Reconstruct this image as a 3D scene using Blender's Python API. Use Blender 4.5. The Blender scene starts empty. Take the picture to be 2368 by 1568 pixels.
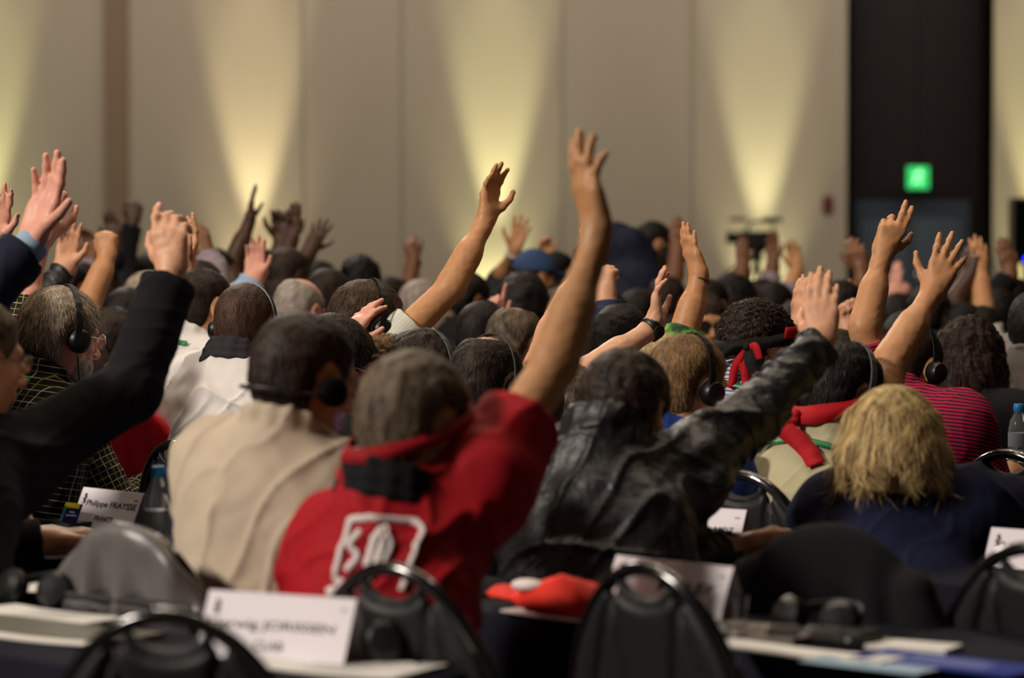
import bpy, math, random
import numpy as np
import openvdb
from mathutils import Vector, Matrix

# ------------------------------------------------------------------ camera, world, lights, exposure
C = bpy.context.scene
COL = C.collection
FPX, IW, IH, HOR, CAMZ = 6500.0, 2368, 1568, 556.0, 1.42
PITCH = math.atan((IH / 2 - HOR) / FPX)
cam_d = bpy.data.cameras.new('camera')
cam = bpy.data.objects.new('camera', cam_d)
COL.objects.link(cam)
C.camera = cam
cam.location = (0, 0, CAMZ)
cam.rotation_euler = (math.pi / 2 - PITCH, 0, 0)
cam_d.sensor_width = 36
cam_d.lens = FPX / IW * 36
cam_d.clip_end = 200
cam_d.dof.use_dof = True
cam_d.dof.focus_distance = 7.5
cam_d.dof.aperture_fstop = 2.7
C.view_settings.view_transform = 'Standard'
C.view_settings.look = 'None'
C.view_settings.gamma = 1
C.view_settings.exposure = 0.3
w = bpy.data.worlds.new('world')
C.world = w
w.use_nodes = True
w.node_tree.nodes['Background'].inputs[0].default_value = (0.9, 0.85, 0.8, 1)
w.node_tree.nodes['Background'].inputs[1].default_value = 0.012


def light(name, kind, loc, target, energy, color, size=1.0, size_y=None, spot=60, blend=1.0):
    d = bpy.data.lights.new(name, kind)
    d.energy = energy
    d.color = color
    if kind == 'AREA':
        d.size = size
        if size_y:
            d.shape = 'RECTANGLE'
            d.size_y = size_y
    else:
        d.shadow_soft_size = size
    if kind == 'SPOT':
        d.spot_size = math.radians(spot)
        d.spot_blend = blend
    o = bpy.data.objects.new(name, d)
    COL.objects.link(o)
    o.location = loc
    v = Vector(target) - Vector(loc)
    o.rotation_euler = v.to_track_quat('-Z', 'Y').to_euler()
    return o


WY = 36.0          # the far wall
WARM = (1.0, 0.83, 0.63)
# stage-side and ceiling lights of the hall
light('stage_wash', 'AREA', (-7.5, 2.0, 6.2), (0.6, 7.5, 1.0), 760, (1.0, 0.90, 0.78), 1.6, 1.0)
light('stage_wash', 'AREA', (-3.0, 17.0, 6.6), (0.3, 6.5, 1.0), 190, (1.0, 0.90, 0.78), 1.2, 1.2)
light('ceiling_panel', 'AREA', (0, 9, 7.2), (0, 9, 0), 150, WARM, 5, 5)
light('ceiling_panel', 'AREA', (0, 24, 7.2), (0, 24, 0), 120, WARM, 9, 9)
for lx, ly in ((-1.6, 6.2), (1.7, 7.0), (0.2, 9.8), (-2.6, 12.5), (3.2, 13.0)):
    light('ceiling_downlight', 'POINT', (lx, ly, 6.4), (lx, ly, 0), 60, WARM, 0.10)
# unseen area light added to brighten the whole far wall, and the uplights standing on the floor along it
light('wall_fill', 'AREA', (0, 30.5, 7.3), (0, WY, 2.2), 830, (0.97, 0.90, 0.77), 26, 1.0)
for px, e, col in ((-35, 1.0, (0.90, 1.0, 0.50)), (590, 1.1, (1.0, 0.92, 0.56)), (1150, 1.15, (0.97, 1.0, 0.55)),
                   (1760, 0.9, (0.98, 1.0, 0.60)), (2400, 0.8, (0.98, 1.0, 0.50))):
    x = (px - 1184) / FPX * WY
    light('wall_uplight', 'SPOT', (x, WY - 0.40, 0.15), (x, WY + 0.10, 9.0), 1900 * e, col, 0.05, spot=25, blend=0.7)
    light('wall_uplight', 'SPOT', (x, WY - 0.35, 0.15), (x, WY + 0.35, 2.6), 240 * e, col, 0.05, spot=58, blend=0.9)
    light('wall_beam_fill', 'SPOT', (x, WY - 0.8, 7.4), (x, WY + 0.1, 1.0), 420 * e, col, 0.06, spot=24, blend=1.0)  # unseen spot from above, added to even out each beam's width


# ------------------------------------------------------------------ helpers
def V3(*a):
    return np.array(a, dtype=np.float64)


def P(px, py, Y):
    """the place in the hall seen at an image point, at distance Y along the hall"""
    a, b = (px - IW / 2) / FPX, (IH / 2 - py) / FPX
    cs, sn = math.cos(PITCH), math.sin(PITCH)
    dy, dz = cs + b * sn, -sn + b * cs
    t = Y / dy
    return V3(a * t, Y, CAMZ + dz * t)


def nrm(v):
    v = np.asarray(v, dtype=np.float64)
    return v / max(1e-9, np.linalg.norm(v))


def tag(o, label=None, cat=None, group=None, kind=None):
    if label: o['label'] = label
    if cat: o['category'] = cat
    if group: o['group'] = group
    if kind: o['kind'] = kind
    return o


def empty(name, loc, label=None, cat=None, group=None):
    o = bpy.data.objects.new(name, None)
    COL.objects.link(o)
    o.location = tuple(float(c) for c in loc)
    o.empty_display_size = 0.1
    return tag(o, label, cat, group)


def mkmesh(name, v, f, mat, parent=None, smooth=True, base=None, attrs=None):
    """v (n,3), f: (m,4) array or a list of tuples; one mesh object"""
    v = np.asarray(v, dtype=np.float32).reshape(-1, 3)
    if base is not None:
        v = v - np.asarray(base, dtype=np.float32)
    me = bpy.data.meshes.new(name)
    if isinstance(f, np.ndarray):
        m = len(f)
        me.vertices.add(len(v))
        me.vertices.foreach_set('co', v.ravel())
        me.loops.add(4 * m)
        me.loops.foreach_set('vertex_index', f.astype(np.int32).ravel())
        me.polygons.add(m)
        me.polygons.foreach_set('loop_start', np.arange(0, 4 * m, 4, dtype=np.int32))
        me.update(calc_edges=True)
    else:
        me.from_pydata([tuple(map(float, p)) for p in v], [], f)
    if smooth:
        me.polygons.foreach_set('use_smooth', [True] * len(me.polygons))
    if attrs:
        for k, a in attrs.items():
            a = np.asarray(a, dtype=np.float32)
            if a.ndim == 1:
                at = me.attributes.new(k, 'FLOAT', 'POINT')
                at.data.foreach_set('value', a)
            else:
                at = me.attributes.new(k, 'FLOAT_VECTOR', 'POINT')
                at.data.foreach_set('vector', a.ravel())
    me.update()
    if mat:
        me.materials.append(mat)
    o = bpy.data.objects.new(name, me)
    COL.objects.link(o)
    if parent is not None:
        o.parent = parent
    return o


class MB:
    """collects simple shapes into one mesh"""
    def __init__(s):
        s.v, s.f = [], []

    def add(s, v, f):
        n = len(s.v)
        s.v += [tuple(map(float, p)) for p in v]
        s.f += [tuple(i + n for i in q) for q in f]

    def box(s, c, size, M=None, bev=0.0):
        x, y, z = (d / 2 for d in size)
        b = min(bev, x * .9, y * .9, z * .9)
        if b <= 0:
            v = [(i * x, j * y, k * z) for i in (-1, 1) for j in (-1, 1) for k in (-1, 1)]
            f = [(0, 1, 3, 2), (4, 6, 7, 5), (0, 4, 5, 1), (2, 3, 7, 6), (0, 2, 6, 4), (1, 5, 7, 3)]
        else:
            v, f = [], []
            ring = [(-x + b, -y), (x - b, -y), (x, -y + b), (x, y - b), (x - b, y), (-x + b, y), (-x, y - b), (-x, -y + b)]
            for (zz, sc) in ((-z, b), (-z + b, 0), (z - b, 0), (z, b)):
                for (a, c2) in ring:
                    v.append((a - math.copysign(min(sc, abs(a)), a), c2 - math.copysign(min(sc, abs(c2)), c2), zz))
            for k in range(3):
                for i in range(8):
                    j = (i + 1) % 8
                    f.append((k * 8 + i, k * 8 + j, k * 8 + 8 + j, k * 8 + 8 + i))
            f.append(tuple(range(7, -1, -1)))
            f.append(tuple(range(24, 32)))
        v = [np.array(p) for p in v]
        if M is not None:
            v = [M @ p for p in v]
        s.add([p + np.asarray(c) for p in v], f)
        return s

    def tube(s, pts, r, n=8, closed=False):
        pts = [np.asarray(p, float) for p in pts]
        m = len(pts)
        rr = r if hasattr(r, '__len__') else [r] * m
        up = None
        rings = []
        for i in range(m):
            if closed:
                t = nrm(pts[(i + 1) % m] - pts[i - 1])
            else:
                t = nrm(pts[min(i + 1, m - 1)] - pts[max(i - 1, 0)])
            if up is None:
                up = V3(0, 0, 1) if abs(t[2]) < .9 else V3(1, 0, 0)
            a = nrm(np.cross(t, up))
            up = nrm(np.cross(a, t))
            rings.append([pts[i] + rr[i] * (a * math.cos(2 * math.pi * k / n) + up * math.sin(2 * math.pi * k / n)) for k in range(n)])
        v = [p for q in rings for p in q]
        f = []
        for i in range(m if closed else m - 1):
            for k in range(n):
                k2, i2 = (k + 1) % n, (i + 1) % m
                f.append((i * n + k, i * n + k2, i2 * n + k2, i2 * n + k))
        if not closed:
            f.append(tuple(range(n - 1, -1, -1)))
            f.append(tuple(range((m - 1) * n, m * n)))
        s.add(v, f)
        return s

    def lathe(s, prof, c, ax=(0, 0, 1), n=24):
        """prof: (radius, height) pairs turned about the axis ax through c"""
        ax = nrm(ax)
        a = nrm(np.cross(ax, V3(1, 0, 0) if abs(ax[0]) < .9 else V3(0, 1, 0)))
        b = np.cross(ax, a)
        v, f = [], []
        for (r, h) in prof:
            for k in range(n):
                t = 2 * math.pi * k / n
                v.append(np.asarray(c) + ax * h + r * (a * math.cos(t) + b * math.sin(t)))
        for i in range(len(prof) - 1):
            for k in range(n):
                k2 = (k + 1) % n
                f.append((i * n + k, i * n + k2, i * n + n + k2, i * n + n + k))
        f.append(tuple(range(n - 1, -1, -1)))
        f.append(tuple(range((len(prof) - 1) * n, len(prof) * n)))
        s.add(v, f)
        return s

    def strip(s, pts, side, thick, closed=False):
        """a band of cloth: side = half-width vectors at each point"""
        pts = [np.asarray(p, float) for p in pts]
        m = len(pts)
        v = []
        for i in range(m):
            t = nrm(pts[(i + 1) % m] - pts[i - 1]) if closed else nrm(pts[min(i + 1, m - 1)] - pts[max(i - 1, 0)])
            sd = np.asarray(side[i] if isinstance(side, list) else side, float)
            nn = nrm(np.cross(t, sd)) * thick / 2
            v += [pts[i] - sd - nn, pts[i] + sd - nn, pts[i] + sd + nn, pts[i] - sd + nn]
        f = []
        for i in range(m if closed else m - 1):
            j = (i + 1) % m
            for k in range(4):
                k2 = (k + 1) % 4
                f.append((i * 4 + k, j * 4 + k, j * 4 + k2, i * 4 + k2))
        if not closed:
            f += [(0, 1, 2, 3), (m * 4 - 1, m * 4 - 2, m * 4 - 3, m * 4 - 4)]
        s.add(v, f)
        return s

    def build(s, name, mat, parent=None, base=None, smooth=False, ang=None):
        o = mkmesh(name, np.array(s.v), s.f, mat, parent, smooth, base)
        if ang:
            o.data.polygons.foreach_set('use_smooth', [True] * len(o.data.polygons))
            o.data.set_sharp_from_angle(angle=math.radians(ang))
        return o


# ---- solid shapes as distance fields, meshed with OpenVDB
BIG = 0.3


class Vol:
    B = 24

    def __init__(s, h):
        s.h, s.bl = h, {}

    def _rng(s, lo, hi):
        q = s.h * s.B
        a = np.floor(np.asarray(lo) / q).astype(int)
        b = np.floor(np.asarray(hi) / q).astype(int)
        for i in range(a[0], b[0] + 1):
            for j in range(a[1], b[1] + 1):
                for k in range(a[2], b[2] + 1):
                    yield (i, j, k)

    def _ax(s, key):
        r = np.arange(s.B)
        return [((key[i] * s.B + r) * s.h).astype(np.float32) for i in range(3)]

    def op(s, f, lo, hi, k=0.01, mode='add'):
        pad = k * .6 + 2.2 * s.h
        for key in s._rng(np.asarray(lo) - pad, np.asarray(hi) + pad):
            D = s.bl.get(key)
            if D is None:
                if mode != 'add':
                    continue
                D = np.full((s.B,) * 3, BIG, np.float32)
            x, y, z = s._ax(key)
            d = f(x[:, None, None], y[None, :, None], z[None, None, :])
            d = np.broadcast_to(d, D.shape)
            if mode == 'add':
                if k > 0:
                    hh = np.maximum(k - np.abs(D - d), 0)
                    D = np.minimum(D, d) - hh * hh / (4 * k)
                else:
                    D = np.minimum(D, d)
            else:
                e = -d if mode == 'sub' else d
                if k > 0:
                    hh = np.maximum(k - np.abs(D - e), 0)
                    D = np.maximum(D, e) + hh * hh / (4 * k)
                else:
                    D = np.maximum(D, e)
            s.bl[key] = D.astype(np.float32)
        return s

    def cone(s, a, b, ra, rb, k=0.01, mode='add', cut=None):
        a, b = np.asarray(a, float), np.asarray(b, float)
        ba = b - a
        l2 = max(1e-9, float(ba @ ba))
        ax, ay, az = map(float, a)
        bx, by, bz = map(float, ba)

        def f(X, Y, Z):
            px, py, pz = X - ax, Y - ay, Z - az
            t = np.clip((px * bx + py * by + pz * bz) / l2, 0, 1)
            d = np.sqrt((px - bx * t) ** 2 + (py - by * t) ** 2 + (pz - bz * t) ** 2) - (ra + (rb - ra) * t)
            if cut is not None:
                L = math.sqrt(l2)
                c = (px * bx + py * by + pz * bz) / L - L * cut
                d = np.maximum(d, c)
            return d
        r = max(ra, rb)
        return s.op(f, np.minimum(a, b) - r, np.maximum(a, b) + r, k, mode)

    def ell(s, c, r, M=None, k=0.01, mode='add'):
        """ellipsoid; the columns of M are its axes"""
        c = np.asarray(c, float)
        r = np.asarray(r, float)
        M = np.eye(3) if M is None else np.asarray(M, float)

        def f(X, Y, Z):
            p = (X - float(c[0]), Y - float(c[1]), Z - float(c[2]))
            k0 = k1 = 0
            for i in range(3):
                q = p[0] * float(M[0, i]) + p[1] * float(M[1, i]) + p[2] * float(M[2, i])
                k0 = k0 + (q / float(r[i])) ** 2
                k1 = k1 + (q / float(r[i] ** 2)) ** 2
            k0, k1 = np.sqrt(k0), np.sqrt(k1)
            return k0 * (k0 - 1) / np.maximum(k1, 1e-6)
        ext = np.sqrt(((M * r) ** 2).sum(1))
        return s.op(f, c - ext, c + ext, k, mode)

    def plane(s, c, n, lo, hi, k=0.01):
        """keeps what lies behind the plane (side opposite to n)"""
        c, n = np.asarray(c, float), nrm(n)
        q = float(c @ n)
        return s.op(lambda X, Y, Z: X * float(n[0]) + Y * float(n[1]) + Z * float(n[2]) - q, lo, hi, k, 'int')

    def mesh(s):
        g = openvdb.FloatGrid(BIG)
        for key, D in s.bl.items():
            g.copyFromArray(np.ascontiguousarray(D), ijk=tuple(int(c * s.B) for c in key))
        g.transform = openvdb.createLinearTransform(s.h)
        p, q = g.convertToQuads(0.0)
        return np.array(p, np.float64), np.array(q, np.int64)


def vnormals(v, q):
    n = np.cross(v[q[:, 2]] - v[q[:, 0]], v[q[:, 3]] - v[q[:, 1]])
    out = np.zeros_like(v)
    for c in range(4):
        for a in range(3):
            out[:, a] += np.bincount(q[:, c], n[:, a], len(v))
    return out / np.maximum(np.linalg.norm(out, axis=1), 1e-12)[:, None]


def wob(p, freq, seed, octs=2):
    """smooth pseudo-noise of a point array, about -1..1"""
    r = np.random.RandomState(seed)
    o = np.zeros(len(p))
    a = 1.0
    tot = 0
    for k in range(octs):
        for j in range(3):
            d = r.normal(size=3); d /= np.linalg.norm(d)
            e = r.normal(size=3); e /= np.linalg.norm(e)
            o += a / 3 * np.sin(p @ d * freq * (1 + .4 * j) + r.uniform(0, 6.3) + 1.6 * np.sin(p @ e * freq * .7 + r.uniform(0, 6.3)))
        tot += a * .6
        a *= .5
        freq *= 2.1
    return o / tot


# ------------------------------------------------------------------ materials
MATS = {}


def srgb(r, g, b):
    return tuple((c / 255 / 12.92) if c / 255 <= .04045 else ((c / 255 + .055) / 1.055) ** 2.4 for c in (r, g, b)) + (1,)


def mat(name, col, rough=.6, metal=0.0, spec=.5, bump=None, noise=None, emit=None, trans=0.0, coat=0.0, sss=0.0, sheen=0.0, custom=None, ior=None):
    """col linear rgb; bump=(scale, strength, distance); noise=(scale, amount)"""
    if name in MATS:
        return MATS[name]
    m = bpy.data.materials.new(name)
    m.use_nodes = True
    nt = m.node_tree
    b = nt.nodes['Principled BSDF']
    col = tuple(col[:3]) + (1,)
    b.inputs['Base Color'].default_value = col
    b.inputs['Roughness'].default_value = rough
    b.inputs['Metallic'].default_value = metal
    b.inputs['Specular IOR Level'].default_value = spec
    if trans: b.inputs['Transmission Weight'].default_value = trans
    if ior: b.inputs['IOR'].default_value = ior
    if coat: b.inputs['Coat Weight'].default_value = coat
    if sheen: b.inputs['Sheen Weight'].default_value = sheen
    if sss:
        b.inputs['Subsurface Weight'].default_value = sss
        b.inputs['Subsurface Radius'].default_value = (.012, .005, .003)
        b.inputs['Subsurface Scale'].default_value = 1.0
    if emit:
        b.inputs['Emission Color'].default_value = tuple(emit[:3]) + (1,)
        b.inputs['Emission Strength'].default_value = emit[3]
    tc = nt.nodes.new('ShaderNodeTexCoord')
    if noise:
        n = nt.nodes.new('ShaderNodeTexNoise')
        n.inputs['Scale'].default_value = noise[0]
        n.inputs['Detail'].default_value = 4
        nt.links.new(tc.outputs['Object'], n.inputs['Vector'])
        mx = nt.nodes.new('ShaderNodeMix')
        mx.data_type = 'RGBA'
        lo = tuple(c * (1 - noise[1]) for c in col[:3]) + (1,)
        hi = tuple(min(1, c * (1 + noise[1])) for c in col[:3]) + (1,)
        mx.inputs[6].default_value, mx.inputs[7].default_value = lo, hi
        nt.links.new(n.outputs[0], mx.inputs[0])
        nt.links.new(mx.outputs[2], b.inputs['Base Color'])
    if bump:
        n = nt.nodes.new('ShaderNodeTexNoise')
        n.inputs['Scale'].default_value = bump[0]
        n.inputs['Detail'].default_value = 5
        nt.links.new(tc.outputs['Object'], n.inputs['Vector'])
        bp = nt.nodes.new('ShaderNodeBump')
        bp.inputs['Strength'].default_value = bump[1]
        bp.inputs['Distance'].default_value = bump[2]
        nt.links.new(n.outputs[0], bp.inputs['Height'])
        nt.links.new(bp.outputs[0], b.inputs['Normal'])
    if custom:
        custom(nt, b, tc)
    MATS[name] = m
    return m


def nd(nt, t, **k):
    n = nt.nodes.new(t)
    for a, v in k.items():
        setattr(n, a, v)
    return n


def mth(nt, op, a, b=None):
    n = nd(nt, 'ShaderNodeMath', operation=op)
    for i, x in enumerate((a, b)):
        if x is None:
            continue
        if isinstance(x, (int, float)):
            n.inputs[i].default_value = x
        else:
            nt.links.new(x, n.inputs[i])
    return n.outputs[0]


def mixc(nt, fac, a, b):
    n = nd(nt, 'ShaderNodeMix', data_type='RGBA')
    nt.links.new(fac, n.inputs[0])
    for i, x in ((6, a), (7, b)):
        if isinstance(x, tuple):
            n.inputs[i].default_value = tuple(x[:3]) + (1,)
        else:
            nt.links.new(x, n.inputs[i])
    return n.outputs[2]


def stripes(axis, period, width, col_a, col_b, period2=None, col_c=None, both=False):
    """woven stripes or checks in the cloth's own coordinates"""
    def go(nt, b, tc):
        at = nd(nt, 'ShaderNodeAttribute', attribute_name='cloth_uv')
        sp = nd(nt, 'ShaderNodeSeparateXYZ')
        nt.links.new(at.outputs['Vector'], sp.inputs[0])

        def line(ax, per, wd, off=0.0):
            x = mth(nt, 'FRACT', mth(nt, 'ADD', mth(nt, 'MULTIPLY', sp.outputs[ax], 1 / per), 50 + off))
            return mth(nt, 'LESS_THAN', x, wd)
        c = mixc(nt, line(axis, period, width), col_a, col_b)
        if both:
            c = mixc(nt, line(1 - axis, period, width), c, col_b)
            if col_c:
                c = mixc(nt, line(axis, period, width, .5), c, col_c)
                c = mixc(nt, line(1 - axis, period, width, .5), c, col_c)
        nt.links.new(c, b.inputs['Base Color'])
    return go


def skin(name, rgb):
    return mat('skin_' + name, srgb(*rgb), .48, spec=.4, noise=(30, .14), bump=(220, .25, .002), sss=.12)


SK = dict(light=skin('light', (214, 160, 128)), tan=skin('tan', (196, 142, 100)), brown=skin('brown', (120, 78, 52)),
          dark=skin('dark', (74, 48, 34)), pink=skin('pink', (222, 160, 140)), olive=skin('olive', (176, 128, 88)))
def hairmat(name, a, b, rough=.55):
    def go(nt, bs, tc):
        at = nd(nt, 'ShaderNodeAttribute', attribute_name='tint')
        nt.links.new(mixc(nt, at.outputs['Fac'], srgb(*a), srgb(*b)), bs.inputs['Base Color'])
        n = nd(nt, 'ShaderNodeTexNoise')
        n.inputs['Scale'].default_value = 160
        mp = nd(nt, 'ShaderNodeMapping')
        mp.inputs['Scale'].default_value = (1, 1, .25)
        nt.links.new(tc.outputs['Object'], mp.inputs[0])
        nt.links.new(mp.outputs[0], n.inputs['Vector'])
        bp = nd(nt, 'ShaderNodeBump')
        bp.inputs['Strength'].default_value = .8
        bp.inputs['Distance'].default_value = .004
        nt.links.new(n.outputs[0], bp.inputs['Height'])
        nt.links.new(bp.outputs[0], bs.inputs['Normal'])
    return mat('hair_' + name, (0, 0, 0), rough, spec=.22, custom=go)


HM = dict(black=hairmat('black', (12, 10, 10), (40, 32, 28)), brown=hairmat('brown', (36, 26, 18), (92, 68, 48)),
          dark=hairmat('dark', (22, 16, 13), (66, 50, 40)), grey=hairmat('grey', (96, 84, 70), (206, 190, 166)),
          greybrown=hairmat('greybrown', (48, 38, 30), (140, 122, 102)), sandy=hairmat('sandy', (92, 68, 44), (158, 124, 86)),
          blonde=hairmat('blonde', (96, 70, 34), (236, 206, 146)), paleblonde=hairmat('paleblonde', (150, 128, 88), (220, 200, 156)),
          curlybrown=hairmat('curlybrown', (22, 13, 9), (58, 34, 22)), shaved=hairmat('shaved', (44, 30, 24), (92, 66, 52)), white=hairmat('white', (120, 110, 102), (190, 178, 168)))


def cloth(name, rgb, rough=.85, folds=.25, custom=None, sheen=0.0, spec=.25, noise=(9, .12)):
    return mat('cloth_' + name, srgb(*rgb), rough, spec=spec, bump=(500, folds, .002), noise=None if custom else noise, custom=custom, sheen=sheen)


CL = dict(
    beige=cloth('beige', (188, 172, 152)), red=cloth('red', (158, 4, 22), .75), black=cloth('black', (20, 20, 23), .95),
    blacksuit=cloth('black_suit', (14, 14, 18), .8), navy=cloth('navy', (25, 30, 58), .9, .6), navysuit=cloth('navy_suit', (20, 24, 44), .8),
    white=cloth('white', (222, 216, 214), .8), offwhite=cloth('off_white', (214, 214, 206)), khaki=cloth('khaki', (178, 170, 138)),
    blue=cloth('blue', (34, 58, 128)), lightblue=cloth('light_blue', (150, 172, 200)), lilac=cloth('lilac', (150, 136, 146)),
    denim=cloth('denim', (52, 74, 112), .8), grey=cloth('grey', (120, 114, 112)), charcoal=cloth('charcoal', (46, 44, 48)),
    slate=cloth('slate', (52, 60, 84)), brownc=cloth('brown', (56, 40, 34)), darkred=cloth('dark_red', (120, 12, 26)),
    plaid=cloth('plaid', (24, 26, 24), custom=stripes(0, .034, .06, srgb(22, 24, 23), srgb(196, 186, 178), col_c=srgb(150, 136, 62), both=True)),
    check=cloth('check', (220, 220, 210), custom=stripes(0, .0075, .13, srgb(220, 222, 210), srgb(186, 192, 178), both=True)),
    bluestripe=cloth('blue_stripe', (190, 195, 215), custom=stripes(1, .011, .32, srgb(196, 198, 212), srgb(60, 84, 150))),
    polo=cloth('polo', (120, 20, 50), custom=stripes(1, .0098, .34, srgb(156, 20, 62), srgb(26, 14, 22))),
    greenprint=mat('cloth_green_print', srgb(70, 120, 60), .85, spec=.25),
    leather=mat('leather_black', srgb(26, 25, 28), .46, spec=.5, bump=(30, .6, .012)),
)


def _gp(nt, b, tc):
    n = nd(nt, 'ShaderNodeTexNoise'); n.inputs['Scale'].default_value = 22
    nt.links.new(tc.outputs['Object'], n.inputs['Vector'])
    r = nd(nt, 'ShaderNodeValToRGB')
    r.color_ramp.elements[0].position = .35; r.color_ramp.elements[0].color = srgb(38, 66, 44)
    r.color_ramp.elements[1].position = .6; r.color_ramp.elements[1].color = srgb(120, 170, 70)
    e = r.color_ramp.elements.new(.7); e.color = srgb(190, 70, 40)
    nt.links.new(n.outputs[0], r.inputs[0]); nt.links.new(r.outputs[0], b.inputs['Base Color'])


_g = CL['greenprint']; _gp(_g.node_tree, _g.node_tree.nodes['Principled BSDF'], [n for n in _g.node_tree.nodes if n.type == 'TEX_COORD'][0])
M_BLKPL = mat('black_plastic', srgb(14, 14, 16), .42, spec=.5)
M_FOAM = mat('black_foam', srgb(12, 12, 12), .95, spec=.1)
M_METAL = mat('bright_metal', (.6, .6, .58), .25, 1.0)
M_LENS = mat('clear_lens', (.9, .9, .9), .05, trans=.9, ior=1.4)
M_DLENS = mat('dark_lens', (.01, .01, .01), .1)
M_GREENL = mat('green_lanyard', srgb(24, 120, 72), .4)
M_BANDR = mat('red_bandana', srgb(168, 8, 24), .75, spec=.25, bump=(60, .4, .004))
M_BANDK = mat('black_bandana', srgb(18, 17, 18), .8, spec=.25, bump=(60, .4, .004))
M_WHITEP = mat('print_white', srgb(216, 204, 204), .7)
M_DARKP = mat('print_dark', srgb(34, 30, 34), .7)
M_EYE = mat('eye_white', srgb(210, 205, 200), .2)
# ------------------------------------------------------------------ people
def rz(deg):
    a = math.radians(deg)
    return V3(math.cos(a), -math.sin(a), 0), V3(math.sin(a), math.cos(a), 0)   # right, forward (0 = away down the hall, + = turned right)


def basis(yaw, pitch=0, roll=0):
    """columns right, forward, up; pitch + looks down; roll + leans to the right"""
    R, F = rz(yaw)
    U = V3(0, 0, 1)
    a = math.radians(pitch)
    F2, U2 = F * math.cos(a) - U * math.sin(a), U * math.cos(a) + F * math.sin(a)
    b = math.radians(roll)
    R2, U3 = R * math.cos(b) - U2 * math.sin(b), U2 * math.cos(b) + R * math.sin(b)
    return np.array([R2, F2, U3]).T


def add_hand(V, W, T, th, side, pose, size=1.0, h=.005):
    """wrist W, towards the fingertips T, thumb side th"""
    z = nrm(np.asarray(T) - np.asarray(W))
    x = np.asarray(th, float)
    x = nrm(x - z * (x @ z))
    y = np.cross(z, x)                     # right hand: the back of the hand
    if side == 'L':
        y = -y
    M = np.array([x, y, z]).T
    S = size

    def w_(p):
        return np.asarray(W) + M @ (np.asarray(p, float) * S)
    cur = dict(open=(.14, .09, .11, .18, .5), flat=(.06, .04, .05, .08, .75), relaxed=(.35, .38, .42, .48, .4),
               fist=(.95, 1, 1, 1, .9), point=(.12, .8, .92, .95, .6), two=(.10, .12, .50, .62, .5),
               half=(.45, .55, .6, .62, .5), beckon=(.20, .42, .46, .50, .6), gun=(.05, .05, .09, .14, .0), spread=(.08, .05, .07, .14, .15), cup=(.04, .05, .12, .2, .75))[pose]
    spr = dict(open=.45, flat=.05, relaxed=.3, fist=0, point=.2, two=.25, half=.2, beckon=.25, gun=.08, spread=1.1, cup=.1)[pose]
    kx = (.031, .0105, -.0105, -.030)
    kz = (.092, .096, .091, .081)
    # palm and heel
    for i in range(4):
        V.cone(w_((kx[i] * .55, .001, .012)), w_((kx[i], .003 if i in (1, 2) else 0, kz[i])), .0155 * S, .0118 * S, .016)
    V.cone(w_((-.022, -.006, .022)), w_((-.026, -.004, .07)), .0145 * S, .011 * S, .016)
    L = ((.045, .026, .021), (.049, .030, .022), (.046, .028, .022), (.035, .021, .019))
    rad = (.0100, .0103, .0098, .0086)
    for i in range(4):
        a0 = spr * (.16, .03, -.10, -.24)[i] + (.0 if pose != 'fist' else 0)
        d0 = V3(math.sin(a0), 0, math.cos(a0))
        p = V3(kx[i], .002, kz[i])
        ang = 0
        c = cur[i]
        r = rad[i]
        for j in range(3):
            ang += c * (1.35, 1.6, 1.0)[j] + .03
            d = d0 * math.cos(ang) + V3(0, -1, 0) * math.sin(ang)
            q = p + d * L[i][j]
            r2 = rad[i] * (.93, .87, .78)[j]
            V.cone(w_(p), w_(q), r * S, r2 * S, .006 if j else .010)
            if j == 0:
                V.ell(w_(q + V3(0, .001, 0)), (r * 1.04 * S,) * 3, k=.004)
            p, r = q, r2
    # thumb
    o = 1 - cur[4]
    t0, t1 = V3(.018, -.006, .022), V3(.040 + .008 * o, -.016 - .010 * cur[4], .050)
    t2 = t1 + V3(.010 + .020 * o, -.004 - .016 * cur[4], .030 - .004 * o)
    t3 = t2 + V3(.004 + .014 * o - .014 * cur[4], -.002 - .012 * cur[4], .027)
    V.cone(w_(t0), w_(t1), .0175 * S, .0145 * S, .014)
    V.cone(w_(t1), w_(t2), .0132 * S, .0108 * S, .008)
    V.cone(w_(t2), w_(t3), .0108 * S, .0086 * S, .004)
    return M


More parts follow.
